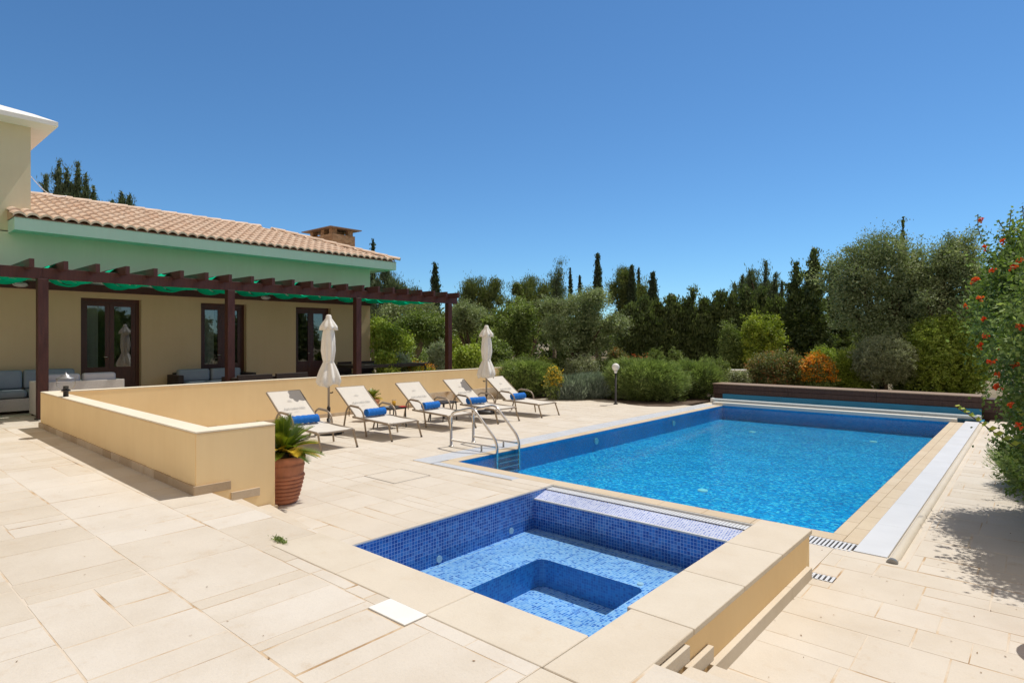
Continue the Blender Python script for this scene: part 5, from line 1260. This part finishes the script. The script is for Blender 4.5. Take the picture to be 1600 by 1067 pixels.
plant('topiary_shrub', 1380, 17.9, [(0, 0, 1.18, .80, .7, .68), (-.25, 0, 1.05, .55, .5, .50), (.28, 0, 1.07, .52, .5, .50)], 22000, None, 'grey_leaf', 'round grey green topiary on a short trunk', 'shrub', SG, ln=.06, wd=.018, clump=.07, per=24, shell=.85, trunk_r=.06, tips=[(-.2, 0, 1.1), (.2, 0, 1.1), (0, 0, 1.2)])

# flower clumps: leaves with petals
def flowers(px, t, wpx, top, petal, leafm, label, n=2500, nf=900, z0=0, name='flower_clump', dep=.5, fl=.04):
    X, Y, _ = at(px, t); o = empty(name, (X, Y, z0), label=label, cat='flowers'); w_ = wid(wpx, t); h = zof(top, t)-z0
    Bq = [(0, 0, h*.4, w_*.5, dep, h*.5)]
    B2 = [(b[0]*CY-b[1]*SY, b[0]*SY+b[1]*CY, b[2], b[3]*.8, b[3]*.8, b[5]) for b in Bq]
    P, O, ct = crown_points(B2, n, .08, 20, .5, 0); k = len(P)
    leaf_mesh('foliage', P, unit(k)*.6+np.array([0, 0, .8]), unit(k), .08*(.6+.8*RS.random(k)), .02*(.6+.8*RS.random(k)), RS.random(k), leafm, o)
    P, O, ct = crown_points(B2, nf, .06, 5, .85, h*.35); P[:, 2] += .04; k = len(P)
    leaf_mesh('petals', P, unit(k), unit(k)*.5+np.array([0, 0, 1.]), fl*(.6+.8*RS.random(k)), fl*.8*(.6+.8*RS.random(k)), RS.random(k), petal, o)
flowers(866, 18.0, 34, 570, 'yellow_petal', 'mid_leaf', 'small bright yellow flowering plant beside the left rosemary', nf=1400)
flowers(654, 18.6, 70, 563, 'orange_petal', 'bright_leaf', 'orange and yellow flower carpet beyond the wall', n=6000, nf=1200, z0=.28, dep=.8)
flowers(1276, 18.3, 66, 549, 'orange_petal', 'mid_leaf', 'orange flowering shrub between reddish shrub and feathery bush', n=9000, nf=5200, fl=.05)
flowers(1000, 24, 60, 548, 'red_petal', 'rust_leaf', 'reddish flower patch before the dark hedge', n=2500, nf=300)

# trumpet vine on the right
vine = empty('trumpet_vine', (.55, 8.4, 0), label='tall leafy vine with red trumpet flowers at the right edge', cat='vine')
VB = [(.35, .0, 1.9, .72, .85, .85), (.20, -.1, 1.25, .62, .8, .8), (.40, .1, 2.55, .60, .75, .60), (.0, -.3, .55, .46, .6, .55), (.5, -1.2, 1.6, .62, .8, 1.1), (.75, -.8, 2.4, .6, .8, .7), (.55, -1.4, .6, .6, .9, .6), (.1, .1, 2.3, .40, .6, .5), (.9, -.3, 2.8, .5, .6, .45)]
VB = [(b[0]-.74-(.0 if b[2] > 1.3 else -.42), *b[1:]) for b in VB]
P, O, ct = crown_points(VB, 95000, .13, 40, .60, .05); k = len(P)
Bv = np.array(VB); bi_ = RS.choice(len(Bv), 26000); Pc = Bv[bi_, :3]+unit(26000)*(.85*RS.random((26000, 1))**.4)*Bv[bi_, 3:]; Pc = Pc[Pc[:, 2] > .05]
P = np.concatenate([P, Pc]); O = np.concatenate([O, unit(len(Pc))]); ct = np.concatenate([ct, RS.random(len(Pc))]); k = len(P)
leaf_mesh('foliage', P, unit(k)+O*.5-np.array([0, 0, .25]), unit(k)+O*.5+np.array([0, 0, .5]), .044*(.6+.8*RS.random(k)), .025*(.6+.8*RS.random(k)), .6*ct+.4*RS.random(k), 'vine_leaf', vine)
mb = MB()
for q in range(12):
    a = Vector((.3+RS.normal()*.15, -.3+RS.normal()*.4, 0)); b_ = Vector((.25+RS.normal()*.3, -.3+RS.normal()*.6, 2.4+RS.random()*.5)); mb.tube(arc(a, a.lerp(b_, .5)+Vector((RS.normal()*.2, RS.normal()*.2, 0)), b_, 8), .015, 6)
mb.build('stems', 'bark', vine)
# flower heads: clusters of flaring trumpets
def truss(c, s, mbb):
    for i in range(9):
        d = Vector(unit(1)[0])+Vector((-.5, -.5, .4)); d.normalize(); u_ = d.orthogonal().normalized(); v_ = d.cross(u_); p0 = Vector(c); L1 = s*RS.uniform(.7, 1.1)
        ring0 = [p0+(u_*math.cos(a)+v_*math.sin(a))*s*.05 for a in [k*1.2566 for k in range(5)]]
        ring1 = [p0+d*L1*.8+(u_*math.cos(a)+v_*math.sin(a))*s*.14 for a in [k*1.2566 for k in range(5)]]
        ring2 = [p0+d*L1+(u_*math.cos(a)+v_*math.sin(a))*s*.32 for a in [k*1.2566 for k in range(5)]]
        mbb.add(ring0+ring1+ring2, [(k, (k+1) % 5, 5+(k+1) % 5, 5+k) for k in range(5)]+[(5+k, 5+(k+1) % 5, 10+(k+1) % 5) for k in range(5)]+[(5+k, 10+(k+1) % 5, 10+k) for k in range(5)], RS.random())
fl = [(1535, 345, 7.6), (1540, 388, 7.4), (1568, 378, 7.2), (1552, 424, 7.3), (1594, 408, 6.8), (1524, 440, 7.5), (1534, 466, 7.4), (1510, 478, 7.6), (1586, 420, 6.9), (1595, 510, 6.6), (1538, 500, 7.4), (1562, 546, 7.1), (1549, 565, 7.2), (1561, 586, 7.0), (1562, 604, 6.9), (1580, 634, 6.5), (1592, 666, 6.2), (1533, 541, 7.3), (1588, 572, 6.8), (1540, 525, 7.2)]
for (fx_, fy_, ft) in fl:
    ft -= 1.45
    X, Y, _ = at(fx_, ft); mb = MB(); truss((X-.55, Y-8.4, zof(fy_, ft)), .030+.016*RS.random(), mb); mb.build('flower_truss', 'red_petal', tint=True, parent=vine)
def sprig(parent, pts, m, n, ln, wd, org, nm='shoot'):
    pts = [Vector(p)-Vector(org) for p in pts]; sh = MB().tube(pts, .005, 6, rr=[.006*(1-.6*i/len(pts)) for i in range(len(pts))]).build(nm, 'bark', parent)
    P = []; D = []; NN = []
    for i in range(n):
        s = (i+.5)/n*(len(pts)-1); j = min(int(s), len(pts)-2); p = pts[j].lerp(pts[j+1], s-j); d = (pts[j+1]-pts[j]).normalized(); sd = Vector((d.y, -d.x, 0)).normalized()*(1 if i % 2 else -1)+Vector((0, 0, .5))+d*.5; sd.normalize()
        P.append(p+sd*ln*.5); D.append(sd); NN.append(Vector((-.1, -1, .35)))
    lf = leaf_mesh('shoot_leaves', np.array(P), np.array(D), np.array(NN)+.25*unit(n), np.full(n, ln), np.full(n, wd), RS.random(n)*.5+.4, m, None); lf.parent = sh
org = (.55, 8.4, 0)
def W(px, py, t): X, Y, _ = at(px, t); return (X, Y, zof(py, t))
sprig(vine, [W(1491, 634, 5.4), W(1510, 645, 5.35), W(1535, 662, 5.3), W(1560, 680, 5.3), W(1590, 700, 5.4), W(1640, 690, 5.9)], 'sprig_leaf', 24, .072, .046, org)
sprig(vine, [W(1598, 640, 5.3), W(1606, 655, 5.4), W(1640, 680, 5.8)], 'sprig_leaf', 8, .07, .042, org)
for a, b_ in (((1528, 335), (1550, 400)), ((1580, 328), (1570, 400)), ((1560, 345), (1575, 400)), ((1506, 440), (1545, 450)), ((1598, 322), (1600, 380)), ((1502, 478), (1550, 500)), ((1545, 690), (1600, 660)), ((1560, 715), (1610, 690))):
    sprig(vine, [W(a[0], a[1], 7.0), W((a[0]*2+b_[0])/3+RS.normal()*4, (a[1]*2+b_[1])/3, 7.0), W((a[0]+b_[0]*2)/3+RS.normal()*4, (a[1]+b_[1]*2)/3, 7.05), W(*b_, 7.1)], 'mid_leaf', 18, .055, .032, org)
# low rosemary at the foot of the vine, and its neighbour nearer the camera
plant('rosemary_bush', 1636, 6.9, [(.0, 0, .30, .34, .5, .34), (.2, -.6, .3, .34, .5, .34), (.15, .5, .28, .3, .5, .3)], 16000, None, 'rosemary_leaf', 'low rosemary bush at the foot of the red flowering vine', 'rosemary bush', 'clipped rosemary bushes', ln=.06, wd=.008, mode='out', clump=.07, per=20, shell=.7, tmin=0)
nb = empty('garden_shrub', (.62, 6.9, 0), label='leafy shrub just out of frame casting the jagged shadow at right', cat='shrub')
P, O, ct = crown_points([(0, 0, 1.0, .55, .6, .75), (.1, .3, 1.7, .42, .5, .4), (-.15, -.3, .9, .40, .4, .4)], 16000, .13, 36, .6, .05); k = len(P)
leaf_mesh('foliage', P, unit(k)+O*.5, unit(k)+np.array([0, 0, .5]), .07*(.6+.8*RS.random(k)), .035*(.6+.8*RS.random(k)), .6*ct+.4*RS.random(k), 'mid_leaf', nb)
MB().tube([(0, 0, 0), (.03, 0, .5), (0, .05, 1.1)], .04, 8).build('trunk', 'bark', nb)
# weed growing in the paving joint
wd_ = empty('weed', (-4.12, 2.20, U), label='tuft of weeds in the joint at the spa coping corner', cat='weed')
k = 260; P = np.stack([RS.normal(size=k)*.045, RS.normal(size=k)*.012, np.abs(RS.normal(size=k))*.012+.006], 1)
leaf_mesh('foliage', P, unit(k)*.8+np.array([0, 0, .5]), unit(k), .018+.014*RS.random(k), np.full(k, .006), RS.random(k), 'mid_leaf', wd_)
# fallen leaves: nobody could count them
k = 90; P = np.stack([RS.uniform(-1.4, .2, k), RS.uniform(2.9, 9.5, k), np.full(k, .004)], 1); P2 = np.stack([RS.uniform(-9, -1.5, 40), RS.uniform(-.0, 2.0, 40), np.full(40, U+.004)], 1)
P = np.concatenate([P, P2]); k = len(P); D = unit(k); D[:, 2] *= .15
tag(leaf_mesh('fallen_leaves', P, D, unit(k)*.15+np.array([0, 0, 1.]), .008+.014*RS.random(k), .004+.006*RS.random(k), RS.random(k), 'dry_leaf'), 'small dry brown leaves scattered on the paving', 'fallen leaves', kind='stuff')
# trees across the garden that the door panes mirror
for i, (x, y, hh, lab) in enumerate([(9, 3.5, 3.2, 'broad tree across the garden, lower one mirrored in the left door'), (12, 8.5, 4.6, 'tall tree across the garden, mirrored in the left door'), (11, 12.5, 3.4, 'broad tree across the garden, mirrored in the middle door'), (12, 16, 5.0, 'tall tree across the garden, mirrored in the middle door'), (11, 20, 3.4, 'broad tree across the garden, mirrored in the right door'), (13, 25, 4.2, 'tall tree across the garden, mirrored in the right door')]):
    o = empty('mirrored_tree', (x, y, 0), label=lab, cat='tree', group='trees across the garden mirrored in the panes')
    P, O, ct = crown_points([(0, 0, hh*.5, 1.5, 1.7, hh*.48), (.8, 1.4, hh*.35, 1.3, 1.3, hh*.34), (-.8, -1.3, hh*.35, 1.3, 1.4, hh*.32)], 12000, .35, 40, .5, .1); k = len(P)
    leaf_mesh('foliage', P, unit(k), unit(k), .24*(.6+.8*RS.random(k)), .14*(.6+.8*RS.random(k)), RS.random(k), 'hedge_leaf', o); trunk(o, (0, 0, 0), [(0, 0, hh*.6), (.8, .8, hh*.45)], .15)
# the far wood behind the garden reads as one mass
P = []
for q in range(260):
    px = RS.uniform(560, 1680); t = RS.uniform(42, 62); X, Y, _ = at(px, t); hh = RS.uniform(2.6, 4.2); P.append((X, Y, hh*.5, RS.uniform(1.4, 2.4), RS.uniform(1.4, 2.4), hh*.5))
Pp, O, ct = crown_points(P, 90000, .4, 40, .5, .02); k = len(Pp)
tag(leaf_mesh('distant_wood', Pp, unit(k)+np.array([0, 0, .4]), unit(k), .34*(.6+.8*RS.random(k)), .2*(.6+.8*RS.random(k)), .6*ct+.4*RS.random(k), 'hedge_leaf'), 'distant dark green wood closing the view behind the garden', 'wood', kind='stuff')
